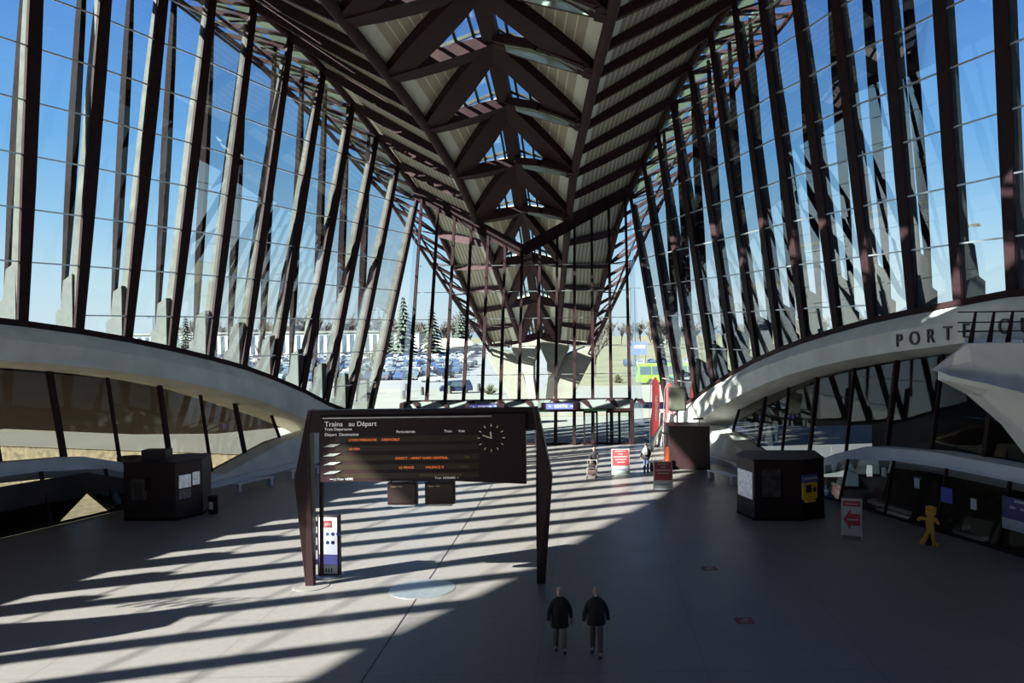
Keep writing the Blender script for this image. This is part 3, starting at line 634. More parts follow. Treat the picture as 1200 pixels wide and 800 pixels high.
# totem beside the left leg
to=thing('info_totem','white and blue lit information totem beside the left board leg','totem',(-3.62,30.1,0),-.12)
m=MB(); m.box(-.40,.40,-.1,.1,.06,2.15); m.build('body',M['black'],to,bevel=.02)
m=MB(); m.box(-.33,.33,-.115,-.1,.78,2.08); m.build('screen',M['screen'],to)
m=MB(); m.box(-.33,.33,-.115,-.1,.42,.76); m.build('blue_panel',M['bluelit'],to)
m=MB(); m.box(-.33,.33,-.115,-.1,.1,.41); m.build('lower_panel',M['white'],to)
m=MB(); m.box(-.2,.16,-.122,-.115,1.72,1.98); 
m.build('logo_square',M['darkred'],to)
for k in range(7):
    x=-.22+.2*(k%4) if k<4 else -.22+.2*(k-4); z=1.5 if k<4 else 1.2
    m=MB(); m.lathe([(.07,0),(.07,.01),(.0001,.01)],12); o=m.build('menu_dot',M['blue'],to); o.rotation_euler=rx; o.location=(x,-.115,z)
for k in range(4):
    m=MB(); m.box(-.2+k*.1,-.16+k*.1,-.12,-.115,.15,.3); m.build('leaflet',M['black'],to)
m=MB(); m.lathe([(.5,0),(.5,.03),(.42,.06),(.0001,.06)],24); m.build('foot_plate',M['alu'],to)
text('gare','lettering',.13,(0,-.124,1.85),rx,M['white'],to,.002)
# ------------------------------------------------------------------ kiosks
def kiosk(name,label,outline,h,parts):
    o=thing(name,label,'kiosk',(0,0,0))
    cx=sum(p[0] for p in outline)/len(outline); cy=sum(p[1] for p in outline)/len(outline); o.location=(cx,cy,0)
    pl_=[V((x-cx,y-cy,0)) for x,y in outline]
    m=MB(); m.loft([[p+V((0,0,.0)) for p in pl_],[p+V((0,0,h)) for p in pl_]]); m.build('body',M['kiosk'],o)
    m=MB(); m.loft([[p*1.015+V((0,0,h)) for p in pl_],[p*1.015+V((0,0,h+.09)) for p in pl_]]); m.build('roof_slab',M['black'],o)
    m=MB(); m.loft([[p*1.01+V((0,0,.0)) for p in pl_],[p*1.01+V((0,0,.12)) for p in pl_]]); m.build('plinth',M['steel'],o)
    return o,V((cx,cy,0))
def panel(o,c,a,b,t0,t1,z0,z1,name,mm,out=.03):
    """panel on facade a->b (world xy), outward normal to the right of a->b"""
    a=V((*a,0))-c; b=V((*b,0))-c; d=(b-a); n=V((d.y,-d.x,0)).normalized()
    P=[a+d*t0+V((0,0,z0)),a+d*t1+V((0,0,z0)),a+d*t1+V((0,0,z1)),a+d*t0+V((0,0,z1))]
    m=MB(); m.prism([p+n*.004 for p in P],n*out); return m.build(name,mm,o)
oR=[(12.35,39.6),(12.85,37.95),(14.9,37.7),(16.05,38.3),(16.2,40.6),(12.9,40.9)]
k1,c=kiosk('ticket_kiosk','black faceted kiosk with a yellow machine at the right side',oR,2.62,None)
panel(k1,c,oR[0],oR[1],.1,.9,.9,2.1,'glow_panel',M['glow_soft'])  # glow painted in for the bright reflection on the side glass
p_=panel(k1,c,oR[1],oR[2],.12,.6,1.0,2.35,'poster_frame',M['steel'],.05); panel(k1,c,oR[1],oR[2],.16,.56,1.06,2.29,'poster',mat('dim_poster',(.06,.045,.045),.4,noise=.7,nscale=3),.06)
ym=panel(k1,c,oR[2],oR[3],.0,.62,.95,1.68,'yellow_machine',M['yellow'],.10)
panel(k1,c,oR[2],oR[3],.0,.64,1.70,2.02,'blue_header',M['blue'],.12); panel(k1,c,oR[2],oR[3],.12,.36,1.25,1.58,'machine_screen',M['black'],.115)
panel(k1,c,oR[2],oR[3],.44,.56,1.25,1.45,'card_slot',M['black'],.115); panel(k1,c,oR[2],oR[3],.02,.62,1.82,1.93,'header_print',M['white'],.125); panel(k1,c,oR[2],oR[3],.1,.5,.82,.93,'tray',M['yellow'],.16)
oL=[(-16.2,41.9),(-16.1,39.6),(-13.6,39.4),(-12.95,40.7),(-13.3,42.4)]
k2,c=kiosk('ticket_kiosk','black kiosk with two lit posters at the left side',oL,2.62,None)
panel(k2,c,oL[1],oL[2],.15,.45,.95,1.9,'dim_poster',mat('dim_poster_left',(.07,.05,.05),.4,noise=.6,nscale=4)); panel(k2,c,oL[1],oL[2],.22,.36,1.1,1.75,'notice',M['steel_grey'],.04); panel(k2,c,oL[1],oL[2],.42,.52,1.4,2.0,'side_notice',M['steel'],.04)
panel(k2,c,oL[2],oL[3],.12,.55,1.45,2.05,'glow_panel',M['glow_soft']); panel(k2,c,oL[2],oL[3],.12,.55,.95,1.38,'lower_poster',mat('dim_print',(.15,.14,.14),.4,noise=.8,nscale=7)); panel(k2,c,oL[2],oL[3],.62,.88,1.5,2.1,'narrow_poster',M['glow_soft'])
m=MB(); m.box(-1.0,.12,-.9,-.2,2.71,3.2); m.build('roof_box',M['kiosk'],k2)
oB=[(10.2,54.6),(10.35,52.3),(12.75,51.7),(13.1,54.2)]
k3,c=kiosk('ticket_kiosk','plain black kiosk standing behind the red flags near the entrance',oB,2.55,None)
panel(k3,c,oB[1],oB[2],.55,.75,.5,1.8,'door_panel',M['black'])
m=MB(); m.tube([(.6,-1.0,2.6),(.6,-1.0,3.1)],.02,6); m.box(.2,.85,-1.02,-.98,3.0,3.12); m.build('roof_sign',M['steel'],k3)
# grey-green hanging box beside the flags
hb=thing('hanging_screen','dark olive screen box on a post beside the red flags','screen',(11.1,54.9,0))
m=MB(); m.box(-.55,.6,-.2,.2,3.3,4.9); m.build('casing',mat('olive_casing',(.10,.095,.07),.5),hb,bevel=.12)
m=MB(); m.tube([(0,0,0),(0,0,3.35)],.06,8); m.build('post',M['steel'],hb)
# ------------------------------------------------------------------ feather flags, stand signs
def flag(x,y,rz,h,lab):
    o=thing('feather_flag',lab,'flag',(x,y,0),rz)
    m=MB(); prof=[]; n=14
    for k in range(n+1):
        t=k/n; z=.75+(h-.75)*t; w_=.62*(1-.15*t) if t<.82 else .62*.87*math.sqrt(max(.02,1-((t-.82)/.18)**2)); prof.append((z,w_,.16*math.sin(t*2.2)))
    rings=[[V((bx-w_/2,-.015,z)),V((bx+w_/2,-.03,z)),V((bx+w_/2,.0,z)),V((bx-w_/2,.015,z))] for z,w_,bx in prof]
    m.loft(rings); m.build('sail',M['red'],o)
    text('rhônexpress','lettering',.36,(.17,-.05,h*.55),(math.pi/2,-math.pi/2+.0,0),M['scarf'],o,.003)
    m=MB(); m.tube([(-.33,0,0),(-.33,0,h*.5),(-.2,0,h*.9),(.0,0,h+.02)],.018,6); m.build('pole',M['alu'],o)
    m=MB(); m.lathe([(.32,0),(.32,.05),(.1,.09),(.0001,.09)],16); m.build('base',M['steel'],o)
flag(10.15,62.6,.15,5.1,'tall red feather flag, the left one of the pair'); flag(11.1,61.9,-.35,4.7,'red feather flag, the right one of the pair')
def aframe(x,y,rz,w_,h,face,foot,lines,lab,tilt=.0):
    o=thing('stand_sign',lab,'sign',(x,y,0),rz)
    L=.35
    for s in (-1,1):
        m=MB(); m.add([],[])
        P=[V((-w_/2,s*L*.9,.12)),V((w_/2,s*L*.9,.12)),V((w_/2,s*.04,h)),V((-w_/2,s*.04,h))]; n=V((0,s,.25)).normalized()
        m.prism(P,n*.025); b=m.build('board',M['white'],o)
        if s<0:
            d=P[3]-P[0]
            def sub(x0,x1,t0,t1,name,mm,out=.012):
                q=MB(); A=[V((x0*w_,0,0))+P[0]+V((w_/2,0,0))+d*t0,V((x1*w_,0,0))+P[0]+V((w_/2,0,0))+d*t0,V((x1*w_,0,0))+P[0]+V((w_/2,0,0))+d*t1,V((x0*w_,0,0))+P[0]+V((w_/2,0,0))+d*t1]
                q.prism([p+n*.024 for p in A],n*out); return q.build(name,mm,b)
            if face=='arrow':
                sub(-.44,.44,.80,.95,'red_header',M['red']); sub(-.3,.3,.855,.88,'header_print',M['white'],.016)
                q=MB(); c0=P[0]+V((w_/2,0,0)); pts=[(-.42,.44),(-.05,.72),(-.05,.6),(.42,.6),(.42,.28),(-.05,.28),(-.05,.16)]
                q.prism([c0+V((a*w_,0,0))+d*t+n*.024 for a,t in pts],n*.012); q.build('red_arrow',M['red'],b)
                sub(-.2,.34,.42,.46,'arrow_print',M['white'],.016)
            else:
                sub(-.46,.46,.34,.98,'printed_face',M[face])
                for k,(a,b2) in enumerate(((-.3,.3),(-.12,.14),(-.38,.4),(-.3,.32),(-.2,.24))[:lines]): 
                    t=.90-.11*k; sub(a,b2,t,t+.035,'print_line',M['scarf'],.016)
                sub(-.46,.46,.04,.33,'lower_face',M[foot])
                if foot=='scarf' or True: sub(-.3,.3,.17,.2,'foot_print',M['blue'],.016)
        for q_ in (-w_/2,w_/2):
            m=MB(); m.beam((q_,s*L,0),(q_,s*.03,h+.02),.03,.03); m.build('leg',M['alu'],o)
    return o
aframe(7.27,50.2,.03,1.05,1.55,'red','white',5,'red and white stand sign standing in the sunlit stripes near the doors')
aframe(9.37,45.2,-.02,.98,1.55,'darkred','scarf',4,'dark red stand sign in front of the plain black kiosk')
aframe(16.2,34.7,-.35,.78,1.55,'arrow','',0,'white stand sign with a red arrow pointing left')
# yellow figure cut-out standee
st=thing('figure_standee','golden yellow flat figure standee walking beside the right glass screen','standee',(18.75,33.2,0),-.2)
m=MB(); outl=[(-.36,0.05),(-.22,.0),(-.1,.2),(.03,.52),(.10,.1),(.08,.0),(.36,.0),(.36,.1),(.22,.14),(.2,.5),(.16,.78),(.2,.95),(.34,.8),(.4,.86),(.3,1.05),(.2,1.12),(.16,1.16),(.26,1.2),(.28,1.5),(.05,1.56),(-.13,1.52),(-.12,1.2),(-.02,1.13),(-.12,1.1),(-.38,1.12),(-.46,1.0),(-.4,.92),(-.3,1.0),(-.14,.98),(-.12,.8),(-.1,.6),(-.24,.3),(-.36,.16)]
m.prism([(x,-.03,z) for x,z in outl],(0,.05,0)); m.build('figure_board',M['gold'],st,bevel=.01)
m=MB(); m.prism([(-.1,.0,.0),(-.1,.5,.0),(-.1,.02,.9)],(.2,0,0)); m.build('rear_prop',M['steel'],st)
# posters on the right lower screen
def onscreen(s,d,z0,z1,len_,name,lab,mm,extra=None):
    a=V((s*(edge(d)-.12),d,0)); b=V((s*(edge(d+len_)-.12),d+len_,0)); o=thing(name,lab,'sign',a)
    dd_=b-a; n=V((-s,-.36,0)).normalized(); m=MB(); m.prism([V((0,0,z0)),dd_+V((0,0,z0)),dd_+V((0,0,z1)),V((0,0,z1))],n*.03); m.build('panel',mm,o); 
    if extra: extra(o,dd_,n)
    return o
def ex(o,dd_,n):
    m=MB(); 
    for t0,t1,z in ((.05,.7,2.0),(.1,.25,1.75),(.4,.55,1.75),(.68,.8,1.75)): m.prism([dd_*t0+n*.035+V((0,0,z)),dd_*t1+n*.035+V((0,0,z)),dd_*t1+n*.035+V((0,0,z+.09)),dd_*t0+n*.035+V((0,0,z+.09))],n*.01)
    m.build('print',M['white'],o)
    m=MB(); m.prism([n*.033+V((0,0,.95)),dd_+n*.033+V((0,0,.95)),dd_+n*.033+V((0,0,1.35)),n*.033+V((0,0,1.35))],n*.01); m.build('grey_footer',M['alu'],o)
onscreen(1,30.2,.95,2.15,1.8,'screen_poster','dark blue timetable poster on the right glass screen',mat('navy_print',(.06,.05,.16),.4),ex)
onscreen(1,34.4,1.35,1.95,.6,'screen_poster','small blue notice above the yellow figure standee',M['blue'],None)
for d,z,l in ((36.2,1.65,'nearest the steps'),(38.2,1.8,'between the columns'),(33.2,1.35,'right of the yellow figure'),(27.6,1.25,'at the near end')):
    onscreen(1,d,z,z+.42,.28,'paper_notice','small white paper notice on the right glass screen, %s'%l,M['white'])
# round columns behind the screens
for s,x,y in ((1,19.0,43.3),(1,20.3,37.2),(-1,19.6,46.5)):
    o=thing('round_column','pale round flared concrete column behind the %s'%('glass screen, left one' if y>43 and s>0 else ('glass screen, right one' if s>0 else 'left gallery')),'column',(s*x,y,-3))
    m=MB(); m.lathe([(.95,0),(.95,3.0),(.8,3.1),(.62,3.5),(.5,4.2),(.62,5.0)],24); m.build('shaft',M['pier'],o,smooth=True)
# stair handrail strips
for z0,x in ((-.1,18.6),(-.6,19.4)):
    m=MB(); m.beam((x,45,z0),(x+3.0,36.5,z0+.0),.45,.18); tag(m.build('stair_kerb',M['concrete_band']),'pale stair kerb behind the right glass screen, %s'%('upper one' if z0>-.3 else 'lower one'),'kerb')
hr=thing('stair_handrail','pale sloping handrail behind the yellow figure standee','handrail',(22,37.0,-.6))
m=MB(); m.beam((-.9,0,.4),(1.6,-.4,2.1),.12,.22); m.build('rail',M['pier'],hr); m=MB(); m.tube([(-.8,0,-2.4),(-.8,0,.4)],.04,6); m.tube([(1.5,-.4,-2.4),(1.5,-.4,2.0)],.04,6); m.build('post',M['steel'],hr)
# benches and bin
def bench(x,y,rz,L,lab):
    o=thing('bench',lab,'bench',(x,y,0),rz); m=MB(); n=8; rr=[]
    for k in range(n+1):
        t=k/n; xx=-L/2+L*t; yy=.18*math.sin(t*math.pi); rr.append([V((xx,yy-.22,.40)),V((xx,yy+.22,.40)),V((xx,yy+.22,.46)),V((xx,yy-.22,.46))])
    m.loft(rr); m.build('seat',M['concrete_band'],o)
    for q in (-1,1):
        m=MB(); m.prism([(q*L*.44-.1,-.16,0),(q*L*.44+.1,-.16,0),(q*L*.44+.07,-.16,.4),(q*L*.44-.07,-.16,.4)],(0,.32,0)); m.build('leg',M['concrete_band'],o)
bench(12.9,47.9,-1.15,2.6,'low pale bench on the right, farther from the viewer'); bench(14.1,42.6,-1.15,2.4,'low pale bench on the right beside the yellow machine kiosk')
bench(-13.2,47.5,1.15,2.6,'low pale bench on the left beyond the kiosk'); bench(-11.8,51.5,1.15,2.4,'low pale bench on the left nearer the entrance')
o=thing('litter_bin','dark cylindrical litter bin beside the left kiosk','bin',(-12.55,40.9,0)); m=MB(); m.lathe([(.2,0),(.22,.05),(.22,.75),(.24,.78),(.24,.84),(.15,.86),(.0001,.86)],18); m.build('body',M['steel'],o,smooth=True); m=MB(); m.box(-.1,.1,-.235,-.22,.25,.6); m.build('label_plate',M['alu'],o)
# red spot device and small things by the flags
o=thing('orange_barrier','small orange and white barrier board beside the plain kiosk','barrier',(10.2,53.0,0)); m=MB(); m.box(-.08,.16,-.2,.2,.1,1.3); m.build('panel',M['orange'],o,bevel=.03); m=MB(); m.tube([(.3,-.2,0),(.3,-.2,1.7),(.28,.0,2.0),(-.3,.1,2.15)],.06,8); m.build('frame',M['scarf'],o)
o=thing('white_arc_stand','white curved stand at the foot of the red flags','stand',(10.3,60.2,0)); m=MB(); m.tube([(-.5,0,0),(-.35,0,.8),(.0,0,1.5),(.35,0,1.8)],[.12,.14,.12,.06],8); m.tube([(.35,0,0),(.35,0,1.8)],.07,8); m.build('arc',M['white'],o,smooth=True)
# ------------------------------------------------------------------ people
def skin_obj(name,joints,edges,radii,mm,parent,sub=2):
    me=bpy.data.meshes.new(name); me.from_pydata([tuple(j) for j in joints],edges,[]); me.materials.append(mm)
    o=bpy.data.objects.new(name,me); COL.objects.link(o); o.parent=parent
    sk=o.modifiers.new('skin','SKIN'); sk.use_smooth_shade=True
    for i,r in enumerate(radii):
        v=me.skin_vertices[0].data[i]; v.radius=(r,r) if not isinstance(r,tuple) else r
        v.use_root=(i==0)
    ss=o.modifiers.new('sub','SUBSURF'); ss.levels=sub; ss.render_levels=sub
    return o
def person(lab,loc,rz,h=1.72,stride=.12,coat='coat',trou='trouser_beige',hair='hair_grey',armsw=.1,coat_len=.1,lean=.0,arms=None,bald=False):
    o=thing('person',lab,'person',loc,rz); k=h/1.75; S=lambda *p: V(p)*k
    hip=.92; 
    # feet: +stride forward (towards -y) for left leg
    J=[S(0,0,hip),S(0,-.01-lean*.3,1.12),S(0,-lean*.7,1.36),S(0,-lean*.9,1.48),S(0,-.01-lean,1.56),S(0,-.02-lean,1.66)]
    E_=[(0,1),(1,2),(2,3),(3,4),(4,5)]; Rr=[.13,.11,.12,.06,.065,.10]
    def ad(p,par,r): J.append(p); Rr.append(r); E_.append((par,len(J)-1)); return len(J)-1
    legs={}
    for s in (-1,1):
        st_=stride*s; a=ad(S(s*.09,0,hip-.06),0,.08); b=ad(S(s*.105,-st_*.6-.02,.50),a,.065); c_=ad(S(s*.11,-st_+.03,.10),b,.045); d_=ad(S(s*.125,-st_-.12,.045),c_,.04); legs[s]=(a,b,c_,d_)
        if arms: sh,el,wr=arms[s]
        else: sh,el,wr=(s*.18,-lean*.8,1.365),(s*.285,.02+armsw*s-lean*.6,1.11),(s*.325,-.06+armsw*1.4*s-lean*.5,.87)
        q=ad(S(*sh),2,.05); q=ad(S(*el),q,.045); q=ad(S(*wr),q,.03)
        hand=S(*wr)+S(0,-.01,-.07); q2=ad(hand,q,.032)
        for f in range(4):
            b1=ad(hand+S((f-1.5)*.018*1,-.008,-.045),q2,.0095); ad(hand+S((f-1.5)*.02,-.03,-.08-.008*(f in (1,2))),b1,.008)
        ad(hand+S(-s*.03,-.03,-.03),q2,.010)
    body=skin_obj('body',J,E_,[r*k for r in Rr],M['skin'],o)
    # face details
    fc=MB(); hz=S(0,-.02-lean,1.655)
    fc.ball(hz+S(0,-.0,.0),.078*k,.095*k,.118*k,14); fc.ball(hz+S(0,-.1,-.015),.014*k,.022*k,.022*k,8)
    for s in (-1,1): fc.ball(hz+S(s*.08,.005,-.01),.012*k,.02*k,.03*k,8)
    fc.build('face',M['skin'],o,smooth=True)
    ey=MB(); 
    for s in (-1,1): ey.ball(hz+S(s*.03,-.086,.012),.012*k,.01*k,.008*k,8)
    ey.box(*( -.025*k,.025*k),hz.y-.1*k,hz.y-.085*k,hz.z-.058*k,hz.z-.05*k); ey.build('eyes_and_mouth',M['hair_dark'],o)
    hr_=MB()
    if bald:
        for s in (-1,1): hr_.ball(hz+S(s*.055,.04,.0),.03*k,.065*k,.06*k,10)
        hr_.ball(hz+S(0,.07,.0),.06*k,.035*k,.06*k,10)
    else: hr_.ball(hz+S(0,.018,.035),.088*k,.098*k,.098*k,14)
    hr_.build('hair',M[hair],o,smooth=True)
    # jacket: one lofted shell that follows the trunk, sleeves as its own skinned pieces
    hem=hip-coat_len-.06; jk=MB(); rr=[]
    for z,rx_,ry_,cy_ in ((hem,.235,.175,.0),(hem+.02,.245,.185,0),(hip+.03,.235,.175,0),(1.12,.225,.165,-lean*.3),(1.28,.235,.165,-lean*.6),(1.38,.225,.15,-lean*.75),(1.44,.165,.12,-lean*.85),(1.49,.085,.085,-lean*.95),(1.515,.075,.078,-lean)):
        rr.append([S(rx_*math.copysign(abs(math.cos(t_))**.85,math.cos(t_)),cy_+ry_*math.sin(t_),z) for t_ in [2*math.pi*q/18 for q in range(18)]])
    jk.loft(rr); jo=jk.build('jacket',M[coat],o,smooth=True)
    zp=MB(); zp.beam(S(0,-.188,hem+.03),S(0,-.17-lean*.3,1.2),.012,.012); zp.build('zip_line',M['steel'],jo)
    for s in (-1,1):
        if arms: sh,el,wr=arms[s]
        else: sh,el,wr=(s*.18,-lean*.8,1.365),(s*.285,.02+armsw*s-lean*.6,1.11),(s*.325,-.06+armsw*1.4*s-lean*.5,.87)
        skin_obj('sleeve',[S(sh[0]*.8,sh[1],sh[2]-.01),S(*sh),S(*el),S(*wr)],[(0,1),(1,2),(2,3)],[.07*k,.082*k,.070*k,.052*k],M[coat],jo)
    tj=[S(0,0,hip+.0)]; te=[]; tr_=[.12]
    for s in (-1,1):
        st_=stride*s
        for n_,(p,r) in enumerate(((S(s*.09,0,hip-.08),.10),(S(s*.105,-st_*.6-.02,.50),.088),(S(s*.11,-st_+.03,.10),.074),(S(s*.11,-st_+.02,.05),.07))):
            tj.append(p); te.append((0 if n_==0 else len(tj)-2,len(tj)-1)); tr_.append(r)
    skin_obj('trousers',tj,te,[r*k for r in tr_],M[trou],o)
    for s in (-1,1):
        st_=stride*s; m=MB(); c_=S(s*.115,-st_,.0)
        rr=[]
        for y,w_,hh in ((.09,.035,.07),(.05,.045,.10),(-.02,.045,.09),(-.10,.05,.06),(-.17,.04,.045),(-.2,.02,.03)):
            rr.append([c_+S(-w_,y,0),c_+S(w_,y,0),c_+S(w_*.8,y,hh),c_+S(-w_*.8,y,hh)])
        m.loft(rr); m.build('shoe',M['shoe'],o,bevel=.01)
    return o
person('person in a long black coat and beige trousers walking on the left of a pair',(4.79,22.75,0),.1,1.70,.13,'coat','trouser_beige','hair_grey',.06,.2,.05)
person('balding person in a black jacket and brown trousers walking on the right of a pair',(5.76,22.5,0),-.05,1.76,.2,'coat','trouser_brown','hair_dark',.03,.08,.0,bald=True)
ar={-1:((-.18,-.08,1.36),(-.24,-.22,1.14),(-.2,-.42,1.02)),1:((.18,-.08,1.36),(.24,-.22,1.14),(.2,-.42,1.02))}
person('person in dark clothes pushing a luggage trolley near the doors',(5.75,50.1,0),-.1,1.72,.12,'coat','trouser_brown','hair_dark',0,.1,.12,arms=ar)
ar2={-1:((-.18,0,1.38),(-.26,.0,1.12),(-.2,-.2,1.05)),1:((.18,0,1.38),(.28,.02,1.12),(.32,.0,.9))}
person('person in a dark jacket and blue jeans standing with a suitcase near the flags',(8.85,51.2,0),2.9,1.74,.05,'coat','jean','hair_dark',0,.04,.0,arms=ar2)
o=thing('backpack','pale grey backpack worn by the person in blue jeans','backpack',(8.8,50.98,1.28)); m=MB(); m.ball((0,0,0),.19,.12,.25,12); m.build('bag',M['scarf'],o,smooth=True); m=MB(); m.box(-.11,.11,-.14,-.08,-.17,.02); m.build('pocket',M['alu'],o,bevel=.02)
def case(x,y,lab,w_=.45,h=.62):
    o=thing('suitcase',lab,'suitcase',(x,y,0)); m=MB(); m.box(-w_/2,w_/2,-.14,.14,.06,.06+h); m.build('shell',M['coat'],o,bevel=.04)
    m=MB(); 
    for q in (-.1,.1): m.tube([(q,.08,h),(q,.08,h+.42)],.01,6)
    m.tube([(-.1,.08,h+.42),(.1,.08,h+.42)],.014,6); m.build('handle',M['alu'],o)
    for q in (-1,1):
        for r in (-.1,.1):
            m=MB(); m.tube([(q*w_*.4-.015,r,.035),(q*w_*.4+.015,r,.035)],.035,10); m.build('wheel',M['tyre'],o)
case(9.3,51.2,'black suitcase standing right of the person in blue jeans'); case(9.75,50.9,'wide black suitcase behind the dark red stand sign',.8,.55)
tr=thing('luggage_trolley','metal luggage trolley loaded with dark bags near the doors','trolley',(5.6,49.45,0),-.1)
m=MB(); 
for q in (-.28,.28): m.tube([(q,.25,1.0),(q,.2,.25),(q,-.45,.2)],.02,6)
m.tube([(-.28,.25,1.0),(.28,.25,1.0)],.025,6); m.tube([(-.28,-.45,.2),(.28,-.45,.2)],.02,6); m.tube([(-.28,-.1,.2),(.28,-.1,.2)],.015,6); m.tube([(-.28,-.3,.62),(.28,-.3,.62)],.015,6); m.tube([(-.28,-.3,.62),(-.28,-.45,.2)],.015,6); m.tube([(.28,-.3,.62),(.28,-.45,.2)],.015,6); m.build('frame',M['alu'],tr)
for q in (-.26,.26):
    for r in (.15,-.42):
        m=MB(); m.tube([(q-.02,r,.08),(q+.02,r,.08)],.08,12); m.build('wheel',M['tyre'],tr)
for q,(z,w_,l) in enumerate(((.24,.5,'lower dark bag on the luggage trolley'),(.53,.42,'upper dark bag on the luggage trolley'))):
    o=thing('travel_bag',l,'bag',(5.6,49.35,z)); m=MB(); m.box(-w_/2,w_/2,-.2,.2,.0,.27); m.build('body',M['coat'] if q else M['trouser_brown'],o,bevel=.06); m=MB(); m.tube([(-.1,0,.27),(-.06,0,.33),(.06,0,.33),(.1,0,.27)],.012,6); m.build('handle',M['steel'],o)
# ------------------------------------------------------------------ concrete V pier outside
for_p=thing('concrete_pier','massive pale concrete pier spreading like a V under the roof beak outside','pier',(0,93.5,0))
for s in (-1,1):
    m=MB(); pts=[(.9,0),(2.7,0),(5.9,6.0),(5.4,6.9),(3.3,6.2),(2.3,5.6)]
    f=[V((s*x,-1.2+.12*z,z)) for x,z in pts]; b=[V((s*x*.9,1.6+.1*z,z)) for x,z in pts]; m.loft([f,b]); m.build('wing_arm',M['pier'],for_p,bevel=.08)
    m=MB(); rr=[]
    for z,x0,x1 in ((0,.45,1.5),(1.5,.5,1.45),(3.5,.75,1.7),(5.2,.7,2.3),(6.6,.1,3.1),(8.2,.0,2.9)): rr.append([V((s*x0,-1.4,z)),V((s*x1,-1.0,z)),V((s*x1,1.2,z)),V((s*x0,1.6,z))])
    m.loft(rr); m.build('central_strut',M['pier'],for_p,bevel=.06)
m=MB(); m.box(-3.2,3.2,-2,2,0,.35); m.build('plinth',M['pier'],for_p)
tx=thing('forecourt_lettering','low dark lettering standing in front of the concrete pier','lettering',(0,86,0))
for k,ch in enumerate('LYON SAINT EXUPERY'):
    if ch!=' ': text(ch,'letter',1.0,(-9+k*.95,0,.85),rx,M['letter'],tx,.05)
m=MB(); m.box(-9.6,9.2,-.08,.08,0,.35); m.build('plinth',M['pier'],tx)
tb=thing('forecourt_box','grey service box standing on the forecourt in front of the pier','box',(-.6,80,0)); m=MB(); m.box(-1.1,1.1,-.6,.6,0,1.9); m.build('body',M['steel_grey'],tb,bevel=.05); m=MB(); m.box(-.05,.05,-.62,-.6,.1,1.8); m.build('door_seam',M['steel'],tb)
# bollards + planter blocks
bo=None
for k,(x,y) in enumerate(((-31,128),(-26,122),(-22,126),(-18,118),(-14.5,120),(-29,110),(-24,108),(-19,111),(-11,124),(-33,117))):
    o=thing('bollard','short pale stone bollard on the forecourt edge','bollard',(x,y,0),0,'forecourt bollards'); m=MB(); m.lathe([(.3,0),(.28,.1),(.25,1.0),(.2,1.12),(.0001,1.15)],12); m.build('post',M['steel_grey'],o)
# ------------------------------------------------------------------ vehicles
def car_mesh(name,paint,van=False):
    m=MB(); L=4.3; W=.86
    if not van: side=[(-2.1,.35),(-2.12,.62),(-1.95,.86),(-1.1,.95),(-.55,1.38),(.75,1.42),(1.5,1.02),(2.05,.92),(2.12,.6),(2.08,.35)]
    else: side=[(-2.3,.35),(-2.3,.7),(-2.1,1.05),(-1.5,1.15),(-1.0,1.75),(1.9,1.82),(2.2,1.2),(2.3,.9),(2.3,.35),(0,.33)]
    def ring(y,f): return [V((x*(1 if z<1 else 1-f*.05),y*(1 if z<1 else 1-f),z)) for x,z in side]
    m.loft([ring(-W,.14),ring(-W*.98,.12),ring(0,0),ring(W*.98,.12),ring(W,.14)],0)
    zt=1.34 if not van else 1.65
    for y in (-1,1):
        yy=y*W*.93; m.add([(-.95,yy,.98),(1.2,yy,.98),(.72,yy*.94,zt),(-.5,yy*.94,zt),(-.95,yy*1.02,.98),(1.2,yy*1.02,.98),(.72,yy*.98,zt),(-.5,yy*.98,zt)],[(0,1,2,3),(4,5,6,7),(0,1,5,4),(1,2,6,5),(2,3,7,6),(3,0,4,7)],1)
        for x in (-1.32,1.32): m.tube([(x,y*W*.98,.32),(x,y*W*.72,.32)],.32,10,2)
    for sx_ in (-1,1):
        x0=-1.08 if sx_<0 else 1.48; x1=-.58 if sx_<0 else .82; zz=1.36 if not van else 1.7
        m.add([(x0+sx_*.03,-W*.8,1.0),(x0+sx_*.03,W*.8,1.0),(x1+sx_*.03,W*.72,zz),(x1+sx_*.03,-W*.72,zz),(x0,-W*.8,.97),(x0,W*.8,.97),(x1,W*.72,zz-.05),(x1,-W*.72,zz-.05)],[(0,1,2,3),(4,5,6,7),(0,1,5,4),(2,3,7,6),(1,2,6,5),(3,0,4,7)],1)
    o=m.build(name,[paint,M['carglass'],M['tyre']]); return o
paints=[('white',(.26,.26,.255)),('silver',(.12,.13,.14)),('dark blue',(.015,.022,.05)),('black',(.010,.010,.013)),('grey',(.05,.055,.065)),('blue',(.03,.05,.11)),('dark red',(.07,.012,.012))]
pm=[(n,mat('car_paint_'+n.replace(' ','_'),c,.35,metal=.1,noise=.0)) for n,c in paints]
protos=[]
def place(o,x,y,rz): o.location=(x,y,0); o.rotation_euler=(0,0,rz)
spots=[]; d=158.0
rows=[]
while d<540: rows+= [d,d+5.4]; d+=17
for rd in rows:
    xr=-.062*rd-12 if rd<230 else -.10*rd-8; xl=-.50*rd-5; x=xr
    while x>xl:
        # only where the photo can look past the arch
        if random.random()<.9: spots.append((x,rd))
        x-=2.75
spots.sort(key=lambda p:p[1]); near=spots[:285]; far=spots[285:]
